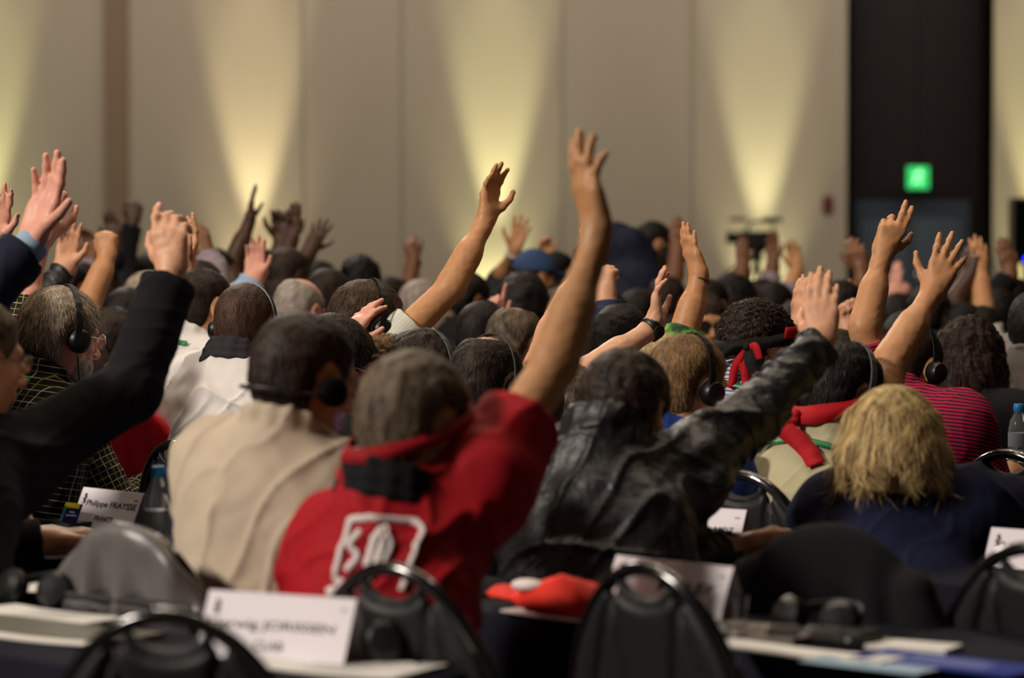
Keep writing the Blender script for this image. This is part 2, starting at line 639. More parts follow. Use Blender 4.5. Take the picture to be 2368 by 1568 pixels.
def hair_shell(h, H, M, style, seed, hs=1.0):
    """returns the solid hair of a head"""
    V = Vol(h)
    t = dict(short=.012, crop=.004, curly=.015, balding=.009, ring=.009, bowl=.022, bob=.024, long=.022, thick=.018)[style]

    def w_(p):
        return H + M @ (np.asarray(p, float) * hs)
    Hl = [float(x) for x in H]
    ml = M.astype(float)
    off = {'curly': .010, 'bob': .016, 'long': .012, 'bowl': .012, 'crop': .004, 'thick': .004}.get(style, 0.0)
    nz = {'bob': -.125, 'long': -.13, 'crop': -.070, 'curly': -.074, 'bowl': -.090}.get(style, -.068)
    taper = dict(bob=.012, long=.012, bowl=.016, curly=.022, thick=.024).get(style, .032)

    def f(X, Y, Z):
        px, py, pz = X - Hl[0], Y - Hl[1], Z - Hl[2]
        q = [(px * ml[0, i] + py * ml[1, i] + pz * ml[2, i]) / hs for i in range(3)]

        def e(c, r):
            k0 = np.sqrt(sum(((q[i] - c[i]) / r[i]) ** 2 for i in range(3)))
            k1 = np.sqrt(sum(((q[i] - c[i]) / r[i] ** 2) ** 2 for i in range(3)))
            return k0 * (k0 - 1) / np.maximum(k1, 1e-6)
        d1, d2 = e((0, -.014, .028), (.0765, .0965, .0885)), e((0, -.040, -.045), (.058, .050, .060))
        hh = np.maximum(.04 - np.abs(d1 - d2), 0)
        d = np.minimum(d1, d2) - hh * hh / .16
        face = (q[1] - .034 - off + (q[2] + .002) * -.80) / 1.28
        nape = (nz - q[2]) - .25 * (q[1] + .06)
        pl = np.maximum(face, nape)
        # clear round the ear
        ear = .030 - np.sqrt((q[1] - .004) ** 2 + ((q[2] + .012) * .62) ** 2) - 2 * np.maximum(.060 - np.abs(q[0]), 0)
        if style not in ('bob', 'long', 'bowl'):
            pl = np.maximum(pl, ear)
        return (d - t * np.clip(-pl / taper, -.8, 1) + np.maximum(pl, 0) * .6) * hs
    V.op(f, H - .13 * hs, H + .15 * hs, 0)
    ext = np.full(3, .17) * hs
    lo, hi = H - ext, H + ext
    if style == 'balding':
        V.ell(w_((0, -.035, .125)), np.array((.042, .050, .036)) * hs, M, .02, 'sub')
    if style == 'ring':
        V.ell(w_((0, .03, .12)), np.array((.072, .105, .085)) * hs, M, .02, 'sub')
    if style in ('bob', 'bowl'):
        V.ell(w_((0, -.03, -.03)), np.array((.088, .084, .085)) * hs, M, .03)
        V.ell(w_((0, .075, -.04)), np.array((.06, .06, .1)) * hs, M, .02, 'sub')
    return V, w_


def ribbons(starts, dirs, nrml, length, width, segs, seed, grav=0.0, curl=0.0, jit=.25):
    """thin hair blades growing from points"""
    r = np.random.RandomState(seed)
    n = len(starts)
    p = starts.copy()
    d = dirs + r.normal(size=(n, 3)) * jit
    d /= np.linalg.norm(d, axis=1)[:, None]
    side = np.cross(d, nrml)
    side /= np.maximum(np.linalg.norm(side, axis=1), 1e-6)[:, None]
    L = length * r.uniform(.6, 1.25, n)[:, None] / segs
    vs, tint = [], []
    tt = np.clip(r.normal(.45, .28, n), 0, 1)
    ca = r.uniform(-1, 1, (n, 3))
    for s in range(segs + 1):
        wd = width * (1 - .75 * s / segs)
        vs += [p - side * wd, p + side * wd]
        p = p + d * L
        d = d + np.array((0, 0, -grav)) + np.cross(ca, d) * curl
        d /= np.linalg.norm(d, axis=1)[:, None]
    v = np.stack(vs, 1).reshape(-1, 3)
    k = 2 * (segs + 1)
    base = (np.arange(n) * k)[:, None]
    q = np.concatenate([base + np.array([2 * s, 2 * s + 1, 2 * s + 3, 2 * s + 2]) for s in range(segs)], 0)
    return v, q, np.repeat(tt, k)


def hair_obj(root, base, H, M, style, hm, seed, h, near, hs=1.0):
    V, w_ = hair_shell(h, H, M, style, seed, hs)
    if style in ('long',):
        rr = random.Random(seed)
        long_locks(V, w_, rr, hs, hm == 'curlybrown')
    v, q = V.mesh()
    n = vnormals(v, q)
    loc = (v - H) @ M
    amp, fr = dict(short=(.0022, 130), crop=(.0006, 200), curly=(.0058, 230), balding=(.0012, 150), ring=(.0015, 150),
                   bowl=(.0035, 110), bob=(.004, 100), long=(.0022, 90), thick=(.003, 110))[style]
    if hm == 'curlybrown': amp, fr = .007, 150
    str_ = loc * (np.array((1.0, .55, .8)) if style != 'curly' else 1.0)
    v = v + n * (wob(str_, fr, seed, 3) * amp)[:, None]
    tint = np.clip(.35 + .3 * wob(loc * np.array((1.3, .8, .5)), 130, seed + 3, 2), 0, 1)
    if near:
        r = np.random.RandomState(seed + 9)
        if style == 'long':
            lv, lq, lt = long_blades(w_, seed, int(5200 * near), hs, hm == 'curlybrown')
            q = np.concatenate([q, lq + len(v)])
            n = np.concatenate([n, np.zeros_like(lv)])
            v0 = len(v)
            v = np.concatenate([v, lv])
            tint = np.concatenate([tint, lt])
        else:
            v0 = len(v)
        cnt = dict(short=5200, crop=2600, curly=8500, balding=3800, ring=2600, bowl=6000, bob=6000, long=1500, thick=5500)[style]
        cnt = int(cnt * near) if not (style == 'crop' and hm == 'shaved') else 200
        idx = r.randint(0, v0, cnt)
        nn = n[idx]
        crown = H + M @ V3(0, -.045 * hs, .12 * hs)
        flow = v[idx] - crown
        flow = flow - nn * (flow * nn).sum(1)[:, None]
        flow /= np.maximum(np.linalg.norm(flow, axis=1), 1e-6)[:, None]
        ln, up, cu, ji = dict(short=(.014, .36, 0, .25), crop=(.006, .9, 0, .3), curly=(.014, .7, 1.6, .9), balding=(.013, .3, 0, .3),
                              ring=(.014, .35, .1, .3), bowl=(.032, .25, .1, .25), bob=(.04, .18, .15, .2), long=(.06, .08, .10, .10),
                              thick=(.026, .20, .12, .22))[style]
        d = flow + nn * up + np.array((0, 0, -.15))
        pv, pq, pt = ribbons(v[idx] - nn * .001, d, nn, ln * hs, .0007 if style != 'long' else .0011, 3 if style != 'curly' else 4, seed + 1, .12, cu, ji)
        q = np.concatenate([q, pq + len(v)])
        v = np.concatenate([v, pv])
        tint = np.concatenate([tint, pt])
    return mkmesh('hair', v, q, HM[hm], root, True, base, dict(tint=tint))


def lock_pt(a, t, L, ph, dr=0.0):
    rad = .082 + dr + .022 * math.sin(min(1, t * 1.5) * 1.57) + .008 * math.sin(t * 6 + ph) * t
    if t > .75: rad -= (t - .75) * (.10 + .16 * math.sin(ph * 3))
    sw = .20 * math.sin(t * 5.5 + ph) * t
    z = .098 * math.cos(min(1, t * 3.2) * 1.45) + (.02 if t < .3 else 0) * 0 - L * max(0, t - .12)
    if t < .31:
        rad *= .30 + .70 * math.sin(min(1, t * 3.2) * 1.57)
    return (math.cos(a + sw) * rad, -.016 + math.sin(a + sw) * rad * 1.06, z + .012)


def long_locks(V, w_, rr, hs, dark=False):
    for i in range(60):
        a = math.radians(-205 + 230 * i / 59 + rr.uniform(-3, 3))   # around the back from side to side
        L = rr.uniform(.095, .135) * (1.5 if dark else 1)
        ph = rr.uniform(-.4, .4) + 2.2 * math.sin(i * .30)
        pts = [w_(lock_pt(a, .2 + .8 * k / 7, L, ph)) for k in range(8)]
        for k in range(7):
            r0 = (.0150 - .009 * (k / 7) ** 2) * hs
            r1 = (.0150 - .009 * ((k + 1) / 7) ** 2) * hs
            V.cone(pts[k], pts[k + 1], r0, r1, .016)


def long_blades(w_, seed, n, hs, dark=False):
    """separate fine strands lying over the locks"""
    r = np.random.RandomState(seed + 77)
    vs, qs, ts = [], [], []
    S = 11
    for i in range(n):
        u = r.uniform(0, 1)
        a = math.radians(-205 + 230 * u)
        L = r.uniform(.085, .145) * (1.5 if dark else 1)
        ph = 2.2 * math.sin(u * 59 * .30) + r.normal() * .35
        dr = .006 + r.uniform(-.002, .0115)
        t0 = r.uniform(.02, .35)
        clump = math.sin(u * 46 + 2 * math.sin(u * 17)) * .5 + .5
        tn = min(1, max(0, .15 + .7 * clump + r.normal() * .18))
        wd = .0011 * hs
        ta = math.sin(a), -math.cos(a)
        for k in range(S + 1):
            t = t0 + (1 - t0) * k / S
            p = lock_pt(a, t, L, ph, dr)
            p = (p[0] + r.normal() * .0004, p[1] + r.normal() * .0004, p[2])
            w = wd * (1 - .7 * (k / S) ** 2)
            vs += [w_((p[0] - ta[0] * w, p[1] - ta[1] * w, p[2])), w_((p[0] + ta[0] * w, p[1] + ta[1] * w, p[2]))]
            ts += [tn, tn]
        b = i * 2 * (S + 1)
        qs += [(b + 2 * k, b + 2 * k + 1, b + 2 * k + 3, b + 2 * k + 2) for k in range(S)]
    return np.array(vs), np.array(qs), np.array(ts)


def head_prims(V, H, M, hs=1.0, turn=None):
    def w_(p):
        return H + M @ (np.asarray(p, float) * hs)
    A = lambda c, r, k=.02, m='add', MM=None: V.ell(w_(c), np.array(r) * hs, M if MM is None else MM, k * hs, m)
    A((0, -.014, .028), (.076, .096, .088), 0)
    A((0, .022, -.030), (.060, .064, .078), .03)
    A((0, .050, -.082), (.030, .034, .028), .03)
    A((.045, .006, -.062), (.018, .032, .028), .03)
    A((-.045, .006, -.062), (.018, .032, .028), .03)
    V.cone(w_((-.034, .075, .026)), w_((.034, .075, .026)), .011 * hs, .011 * hs, .018)
    A((.034, .058, -.018), (.022, .022, .020), .015)
    A((-.034, .058, -.018), (.022, .022, .020), .015)
    for sx in (-1, 1):
        A((sx * .032, .088, .008), (.016, .014, .011), .012, 'sub')
        A((sx * .032, .073, .008), (.0125, .0125, .0115), .003)
    V.cone(w_((0, .082, .014)), w_((0, .108, -.028)), .008 * hs, .012 * hs, .008)
    A((.011, .098, -.032), (.008, .009, .007), .006)
    A((-.011, .098, -.032), (.008, .009, .007), .006)
    A((0, .078, -.052), (.026, .018, .020), .012)
    V.cone(w_((-.019, .088, -.054)), w_((.019, .088, -.054)), .0048 * hs, .0048 * hs, .006)
    V.cone(w_((-.016, .088, -.064)), w_((.016, .088, -.064)), .0056 * hs, .0056 * hs, .006)
    for sx in (-1, 1):
        E = M @ np.array([(math.cos(.35), sx * -math.sin(.35), 0), (sx * math.sin(.35), math.cos(.35), 0), (0, 0, 1)]).T
        A((sx * .080, -.006, -.002), (.0062, .019, .032), .006, 'add', E)
        A((sx * .085, .000, .002), (.006, .011, .020), .004, 'sub', E)
        A((sx * .077, .001, -.026), (.006, .009, .010), .005, 'add', E)


PEOPLE = []


def person(label, head, yaw=42, hy=None, hp=10, hr=0, lean=12, b=1.0, skin_='tan', hair=('short', 'dark'), top=('plain', 'black'),
           R=None, L=None, sR=None, sL=None, h=.006, near=0.0, extra=(), group=None, seed=None, hs=1.0, sleeve='long', slack=.012,
           fold=1.0, face_dark=False, stand=False, roll=0, tail=None, neck=.108, cat='person'):
    i = len(PEOPLE)
    PEOPLE.append(label)
    seed = seed or (i * 17 + 5)
    hx, hyp, s = head
    Y = FPX / s
    H = P(hx, hyp, Y)
    hy = yaw if hy is None else hy
    M = basis(hy, hp, hr)
    Rv, F = rz(yaw)
    U0 = V3(0, 0, 1)
    N = H - F * (.048 + .10 * math.sin(math.radians(max(hp, 0)))) - U0 * neck * hs
    zb = .56 if not stand else .98
    tl = math.tan(math.radians(lean))
    Pv = V3(N[0], N[1], zb) - F * tl * (N[2] - zb)
    U = nrm(N - Pv)
    Rt = Rv * math.cos(math.radians(roll)) - U * math.sin(math.radians(roll))
    Ft = nrm(np.cross(U, Rv))
    if Ft @ F < 0: Ft = -Ft
    T = np.array([nrm(Rv), Ft, U]).T
    base = V3(Pv[0], Pv[1], 0)
    arms = {}
    for sd, sg, spec, sh in (('R', 1, R, sR), ('L', -1, L, sL)):
        if sh is not None:
            S = P(sh[0], sh[1], Y + (sh[2] if len(sh) > 2 else 0))
        else:
            S = N - U * .062 + Rt * sg * .168 * b + Ft * .015
        slv = sleeve
        pose, th, T_, hsz = 'relaxed', None, None, 1.0
        if spec is None:
            E = S - U0 * .25 + F * .10 + Rv * sg * .07
            W = E + F * .20 - Rv * sg * .10
            W[2] = max(.785, E[2] - .06) if not stand else E[2]
            T_ = W + F * .16 - Rv * sg * .05 - U0 * .01
            th = -Rv * sg + U0 * .6
        else:
            if sh is None and not spec.get('low'):
                S = S + U * .035
            W = P(spec['w'][0], spec['w'][1], Y + spec['w'][2])
            T_ = P(spec['t'][0], spec['t'][1], Y + (spec['t'][2] if len(spec['t']) > 2 else spec['w'][2] + .03))
            if 'e' in spec:
                E = P(spec['e'][0], spec['e'][1], Y + spec['e'][2])
            else:
                mid = (S + W) / 2
                D = np.linalg.norm(W - S)
                off = math.sqrt(max(.0, .29 ** 2 - D * D / 4)) if D < .58 else .02
                dn = nrm(V3(0, 0, -1) * .6 + Rv * sg * .6 + F * .3)
                ax = nrm(W - S)
                dn = nrm(dn - ax * (dn @ ax))
                E = mid + dn * off
            th = spec.get('th', -Rv * sg)
            pose = spec.get('pose', 'open')
            LH = dict(fist=.108, half=.150, beckon=.185, relaxed=.165, point=.185, two=.188).get(pose, .190)
            dv = T_ - W
            hsz = spec.get('size') or min(1.12, max(.86, np.linalg.norm(dv) / LH))
            if 'lowfix' not in spec:
                W = T_ - nrm(dv) * LH * hsz
            slv = spec.get('slv', sleeve)
        arms[sd] = (S, E, W, T_, th, pose, hsz, slv)
    # body: one continuous surface
    V = Vol(h)
    head_prims(V, H, M, hs)
    nk0 = H + M @ (V3(0, -.022, -.05) * hs)
    V.cone(nk0, N - U * .02 + Ft * .022, .053 * hs, .054, .03)
    V.ell(N - U * .22 + Ft * .025, (.150 * b, .098 * b, .18), T, .05)
    V.ell(N - U * .40 + Ft * .02, (.140 * b, .100 * b, .15), T, .06)
    V.ell(Pv + U * .02, (.160 * b, .115 * b, .11), T, .06)
    for sd in 'RL':
        S, E, W, T_, th, pose, hsz, slv = arms[sd]
        sg = 1 if sd == 'R' else -1
        V.cone(N - U * .035 + Ft * .01, S, .034, .046 * b, .04)
        V.cone(S, E, .050 * b, .040, .035)
        fd = nrm(W - E)
        V.cone(E, W, .037, .026, .02)
        V.cone(E + fd * .03, E + fd * .12, .037, .036, .03)
        add_hand(V, W, T_, th, sd, pose, hsz, h)
        V.cone(W - fd * .03, W + nrm(T_ - W) * .025, .025, .023, .014)
    v, q = V.mesh()
    root = empty('person', base, label, cat, group)
    n = vnormals(v, q)
    if near:
        v = v + n * (wob(v, 160, seed, 2) * .0006)[:, None]
    body = mkmesh('body', v, q, SK[skin_], root, True, base)
    # hair
    if hair[0] == 'cap':
        cap_obj(root, base, H, M, hair[1], hs)
    elif hair[0] != 'none':
        hair_obj(root, base, H, M, hair[0], hair[1], seed, min(h, .0055) if near else h, near, hs)
    # top
    ch = max(h, .006)
    G = Vol(ch)
    sl = slack
    G.ell(N - U * .195 + Ft * .015, (.170 * b + sl, .114 * b + sl, .20), T, .05)
    G.ell(N - U * .38 + Ft * .012, (.158 * b + sl, .112 * b + sl, .17), T, .08)
    G.ell(Pv + U * .03, (.170 * b + sl, .125 * b + sl, .12), T, .08)
    for sd in 'RL':
        S, E, W, T_, th, pose, hsz, slv = arms[sd]
        G.cone(N - U * .022, S, .056, .058 * b + sl * .6, .08)
        G.cone(N - U * .14, S - U * .03, .07, .06 * b + sl * .6, .08)
        k = .035
        if slv == 'long':
            G.cone(S, E, .056 * b + sl, .046 + sl, k)
            G.cone(E, W, .044 + sl, .031 + sl * .8, .02, cut=1.0)
        elif slv == 'none':
            pass
        else:
            if slv <= 1:
                Q = S + (E - S) * slv
                G.cone(S, Q, .058 * b + sl, .053 + sl, k, cut=1.0)
            else:
                G.cone(S, E, .056 * b + sl, .046 + sl, k)
                G.cone(E, E + (W - E) * (slv - 1), .044 + sl, .040 + sl, .02, cut=1.0)
    # collar around the neck
    kind, cm = top
    if kind != 'low':
        cr = dict(plain=.009, collar=.013, coat=.017, scarf=.02).get(kind, .009)
        ks = {'plain': (.0,), 'collar': (-.005, .012), 'coat': (-.01, .01, .026), 'scarf': (-.01, .01, .03)}.get(kind, (.0,))
        for dz in ks:
            ring = [N + U * (.022 + dz) + Ft * .006 + T @ V3(math.cos(a) * .067, math.sin(a) * .064, -math.sin(a) * .018) for a in
                    [math.radians(x) for x in range(0, 360, 30)]]
            for a in range(12):
                G.cone(ring[a], ring[(a + 1) % 12], cr, cr, .012)
    v, q = G.mesh()
    n = vnormals(v, q)
    lo = (v - N) @ T
    uv = lo[:, [0, 2, 1]].copy()
    best = np.full(len(v), .075)
    slm = np.zeros(len(v))
    for sd in 'RL':
        S, E, W, T_, th, pose, hsz, slv = arms[sd]
        acc = 0
        for (a, c) in ((S + (E - S) * .25, E), (E, W)):
            ax = c - a
            L_ = np.linalg.norm(ax)
            t = np.clip(((v - a) @ ax) / L_ ** 2, 0, 1)
            d = np.linalg.norm(v - a - t[:, None] * ax, axis=1)
            ok = d < best
            e1 = nrm(np.cross(ax, V3(.3, .9, .2)))
            e2 = nrm(np.cross(ax, e1))
            rel = v - a
            ang = np.arctan2(rel @ e2, rel @ e1)
            slm = np.maximum(slm, np.clip((.078 - d) / .03, 0, 1) * np.clip(t * 5 if acc == 0 else 1, 0, 1))
            uv[ok] = np.stack([ang * .055, (acc + t * L_), np.zeros(len(v))], 1)[ok]
            best = np.where(ok, d, best)
            acc += L_
    # folds: diagonal pulls on the back, rings on the sleeves
    r = np.random.RandomState(seed)
    back = 1 - np.abs(np.sin(lo @ (np.array((7 + r.uniform(-3, 3), 4, 11)) * r.choice((-1, 1), 3)) + 1.8 * wob(lo, 7, seed, 2)))
    back2 = 1 - np.abs(np.sin(lo @ np.array((26., 6, -12)) + 2.2 * wob(lo, 9, seed + 1, 2)))
    slf = 1 - np.abs(np.sin(uv[:, 1] * 62 + 2.5 * wob(lo, 13, seed + 2, 2)))
    disp = (1 - slm) * (.009 * (back ** 3 - .12) + .005 * (back2 ** 3 - .12)) + slm * .006 * (slf ** 2 - .2) + .002 * wob(lo, 40, seed + 4, 2)
    v = v + n * (disp * fold)[:, None]
    nm = dict(coat='jacket').get(kind, 'shirt')
    if cm in ('navy', 'black', 'blue', 'charcoal'): nm = 'sweater' if kind == 'plain' else nm
    shirt = mkmesh(nm, v, q, CL[cm], root, True, base, dict(cloth_uv=uv))
    ctx = dict(root=root, base=base, H=H, M=M, N=N, T=T, U=U, F=F, Ft=Ft, R=Rv, arms=arms, hs=hs, shirt=shirt, sv=v, sn=n, hair=hair)
    if not stand:
        legs(ctx)
    else:
        legs_standing(ctx)
    for e in extra:
        if isinstance(e, tuple):
            EXTRAS[e[0]](ctx, *e[1:])
        else:
            EXTRAS[e](ctx)
    return ctx


_legs = {}


def legs(c):
    """seated trousers and shoes, the same for everyone"""
    if not _legs:
        V = Vol(.014)
        for sx in (-1, 1):
            V.ell((sx * .06, -.02, .55), (.12, .13, .10), None, .05)
            V.cone((sx * .09, 0, .53), (sx * .13, .40, .50), .085, .065, .04)
            V.cone((sx * .13, .40, .50), (sx * .14, .44, .10), .062, .052, .03)
        v, q = V.mesh()
        o = mkmesh('t', v, q, cloth('trousers', (30, 30, 36)))
        _legs['t'] = o.data
        bpy.data.objects.remove(o)
        V = Vol(.012)
        V.ell((0, .06, .05), (.045, .13, .045), None, 0)
        V.cone((0, -.02, .06), (0, -.01, .11), .045, .05, .02)
        V.plane((0, 0, .003), (0, 0, -1), (-.2, -.3, -.1), (.2, .3, .3), 0)
        v, q = V.mesh()
        o = mkmesh('s', v, q, mat('shoe_leather', srgb(18, 15, 14), .35))
        _legs['s'] = o.data
        bpy.data.objects.remove(o)
    yaw = math.atan2(c['F'][0], c['F'][1])
    o = bpy.data.objects.new('trousers', _legs['t'])
    COL.objects.link(o)
    o.parent = c['root']
    o.rotation_euler = (0, 0, -yaw)
    for sx in (-1, 1):
        p = c['R'] * sx * .14 + c['F'] * .44
        o = bpy.data.objects.new('shoe', _legs['s'])
        COL.objects.link(o)
        o.parent = c['root']
        o.location = tuple(p)
        o.rotation_euler = (0, 0, -yaw)


def legs_standing(c):
    V = Vol(.014)
    b = c['base']
    for sx in (-1, 1):
        a = b + c['R'] * sx * .07
        V.cone(a + V3(0, 0, .98), a + V3(0, 0, .52), .105, .072, .05)
        V.cone(a + V3(0, 0, .52), a + V3(0, 0, .08), .07, .05, .03)
        V.cone(a + V3(0, 0, .05), a + c['F'] * .17 + V3(0, 0, .045), .045, .04, .02)
    v, q = V.mesh()
    mkmesh('trousers', v, q, CL['navysuit'], c['root'], True, b)


def hw(c, p):
    return c['H'] + c['M'] @ (np.asarray(p, float) * c['hs'])


def arc_band(c, r, tilt=0.0, n=17, zc=.0):
    """points over the head from ear to ear"""
    out = []
    for k in range(n):
        a = math.radians(-8 + 196 * k / (n - 1))
        z = math.sin(a) * (.118 + r)
        out.append(hw(c, (math.cos(a) * (.088 + r), -.006 + tilt * z, zc + z)))
    return out


def x_headset(c, tilt=-.05, col='black', mic=False, cupx=.034):
    t = dict(short=.015, curly=.024, crop=.006, bowl=.024, thick=.021, balding=.010).get(c['hair'][0], .010)
    pts = arc_band(c, t, tilt)
    side = c['M'] @ V3(0, .009, 0)
    m = MB().strip(pts, side, .004)
    hb = m.build('headset', mat('band_grey', srgb(84, 88, 92), .35) if col == 'grey' else M_BLKPL, c['root'], c['base'])
    for sx in (-1, 1):
        cc = hw(c, (sx * .092, .008, -.006))
        ax = c['M'] @ V3(sx, 0, 0)
        m = MB().lathe([(.010, -.012), (.031, -.010), (.032, .004), (.027, .009), (.025, .015), (.015, .019), (.001, .020)], cc, ax, 20)
        m.build('ear_cup', M_BLKPL, hb, None, ang=40).location = tuple(-c['base'])
        m = MB().lathe([(.018, -.018), (.030, -.016), (.032, -.009), (.030, -.005)], cc, ax, 20)
        m.build('ear_cushion', M_FOAM, hb, None, ang=60).location = tuple(-c['base'])
        if sx > 0:
            m = MB().lathe([(.011, .0), (.011, .0012), (.008, .0012), (.008, .0)], cc + ax * .0175, ax, 18)
            m.build('metal_ring', M_METAL, hb, None, ang=40).location = tuple(-c['base'])
    if mic:
        p = [hw(c, x) for x in ((.095, .004, -.03), (.092, .02, -.08), (.075, .05, -.15), (.06, .07, -.21))]
        o = MB().tube(p, .0022, 6).build('cable', M_BLKPL, hb, None, smooth=True)
        o.location = tuple(-c['base'])


def x_earpiece(c):
    pts = [hw(c, (math.cos(a) * .094, -.012 + math.sin(a) * .112, -.030 - .012 * math.sin(-a))) for a in
           [math.radians(x) for x in range(0, -181, -12)]]
    hb = MB().tube(pts, .0035, 8).build('headset', M_BLKPL, c['root'], c['base'], True)
    for sx in (-1, 1):
        m = MB().lathe([(.012, -.012), (.027, -.012), (.028, .006), (.018, .014), (.001, .015)], hw(c, (sx * .094, .004, -.018)), c['M'] @ V3(sx, 0, 0), 18)
        m.build('ear_cup', M_FOAM, hb, None, ang=50).location = tuple(-c['base'])


def x_glasses(c, col='black', dark=False, rr=.021):
    fm = M_BLKPL if col == 'black' else M_METAL
    m = MB()
    for sx in (-1, 1):
        ce = V3(sx * .033, .099, .008)
        m.tube([hw(c, ce + V3(math.cos(a) * (rr + .003), 0, math.sin(a) * (rr - .003))) for a in [k * math.pi / 8 for k in range(16)]], .0018, 6, True)
        m.tube([hw(c, (sx * .057, .098, .012)), hw(c, (sx * .078, .085, .013)), hw(c, (sx * .086, .0, .010)), hw(c, (sx * .084, -.02, -.004))], .0018, 6)
    m.tube([hw(c, (-.012, .100, .012)), hw(c, (0, .104, .014)), hw(c, (.012, .100, .012))], .0016, 6)
    g = m.build('glasses', fm, c['root'], c['base'], True)
    for sx in (-1, 1):
        ce = hw(c, (sx * .033, .0985, .008))
        X, Yv, Z = c['M'][:, 0], c['M'][:, 1], c['M'][:, 2]
        v = []
        for dy in (-.0008, .0008):
            v += [ce + X * math.cos(a) * (rr + .002) + Z * math.sin(a) * (rr - .004) + Yv * dy for a in [k * math.pi / 8 for k in range(16)]]
        f = [tuple(range(15, -1, -1)), tuple(range(16, 32))] + [(k, (k + 1) % 16, 16 + (k + 1) % 16, 16 + k) for k in range(16)]
        b = MB()
        b.add(v, f)
        b.build('lens', M_DLENS if dark else M_LENS, g, None).location = tuple(-c['base'])


def ring_around(c, rx, ry, cz, tilt, w, mat_, name, yc=-.012, parent=None, n=36, thick=.003, side_tilt=0.0):
    pts, sides = [], []
    for k in range(n):
        a = 2 * math.pi * k / n
        pts.append(hw(c, (math.cos(a) * rx, yc + math.sin(a) * ry, cz + tilt * math.sin(a) + side_tilt * math.cos(a))))
        flare = c['M'] @ nrm(V3(-math.cos(a) * .25, -math.sin(a) * .25, 1))
        sides.append(flare * w / 2 * (1 + .08 * math.sin(5 * a)))
    return MB().strip(pts, sides, thick, True).build(name, mat_, parent or c['root'], c['base'] if parent is None else None, True)


def tail(c, parent, pts, w, mat_, seed=0, name='bandana_tail', frame='head'):
    """a hanging end of cloth given in head coordinates"""
    r = random.Random(seed)
    P3 = [hw(c, p) for p in pts]
    # smooth path
    out, sd = [], []
    m = len(P3)
    for i in range(m - 1):
        for k in range(5):
            t = k / 5
            p0, p1, p2, p3 = P3[max(i - 1, 0)], P3[i], P3[i + 1], P3[min(i + 2, m - 1)]
            out.append(.5 * ((2 * p1) + (-p0 + p2) * t + (2 * p0 - 5 * p1 + 4 * p2 - p3) * t * t + (-p0 + 3 * p1 - 3 * p2 + p3) * t ** 3))
    out.append(P3[-1])
    for _ in range(2):          # lie on the shirt, not in it
        for i, p in enumerate(out):
            d2 = ((c['sv'] - p) ** 2).sum(1)
            k = int(d2.argmin())
            if d2[k] < .06 ** 2:
                e = float((p - c['sv'][k]) @ c['sn'][k])
                if e < .010:
                    out[i] = p + c['sn'][k] * (.010 - e)
    for i in range(len(out)):
        t = i / (len(out) - 1)
        ww = w * min(1, .35 + 1.6 * t)
        tw = .5 * math.sin(3 * t + seed)
        d = nrm(out[min(i + 1, len(out) - 1)] - out[max(i - 1, 0)])
        x = nrm(np.cross(d, V3(.2, 1, 0)))
        y = np.cross(d, x)
        sd.append((x * math.cos(tw) + y * math.sin(tw)) * ww / 2)
    o = MB().strip(out, sd, .0025).build(name, mat_, parent, None, True)
    o.location = tuple(-c['base'])
    return o


def x_bandana_curly(c):
    b = ring_around(c, .101, .119, .020, .036, .034, M_BANDK, 'bandana')
    # wide printed front at the temple
    pts = [hw(c, (math.cos(a) * .104, -.012 + math.sin(a) * .122, .040 + .026 * math.sin(a))) for a in [math.radians(x) for x in range(8, 100, 8)]]
    o = MB().strip(pts, c['M'] @ V3(0, 0, .015), .003).build('printed_panel', M_BANDR, b, None, True)
    o.location = tuple(-c['base'])
    K, lat, out = V3(.078, -.090, -.012), V3(.77, .64, 0), V3(.64, -.77, 0)
    o = MB().lathe([(.004, -.012), (.013, -.006), (.015, 0), (.013, .006), (.004, .012)], hw(c, K + out * .006), c['M'] @ V3(1, .6, .3), 12).build('knot', M_BANDK, b, None, ang=70)
    o.location = tuple(-c['base'])

    def tl(pts, w, m_, sd):
        tail(c, b, [K + out * .008] + [K + lat * l + out * .022 + V3(0, 0, z) for l, z in pts], w, m_, sd)
    tl([(-.012, -.030), (-.022, -.065), (-.020, -.118)], .022, M_BANDR, 1)
    tl([(.002, -.035), (.016, -.080), (.020, -.112)], .030, M_BANDR, 2)
    tl([(.020, -.025), (.048, -.065), (.085, -.100)], .048, M_BANDK, 3)
    tl([(-.030, -.008), (-.066, -.036), (-.088, -.055)], .022, M_BANDK, 4)
    tl([(.026, .004), (.042, -.028)], .022, M_BANDR, 5)


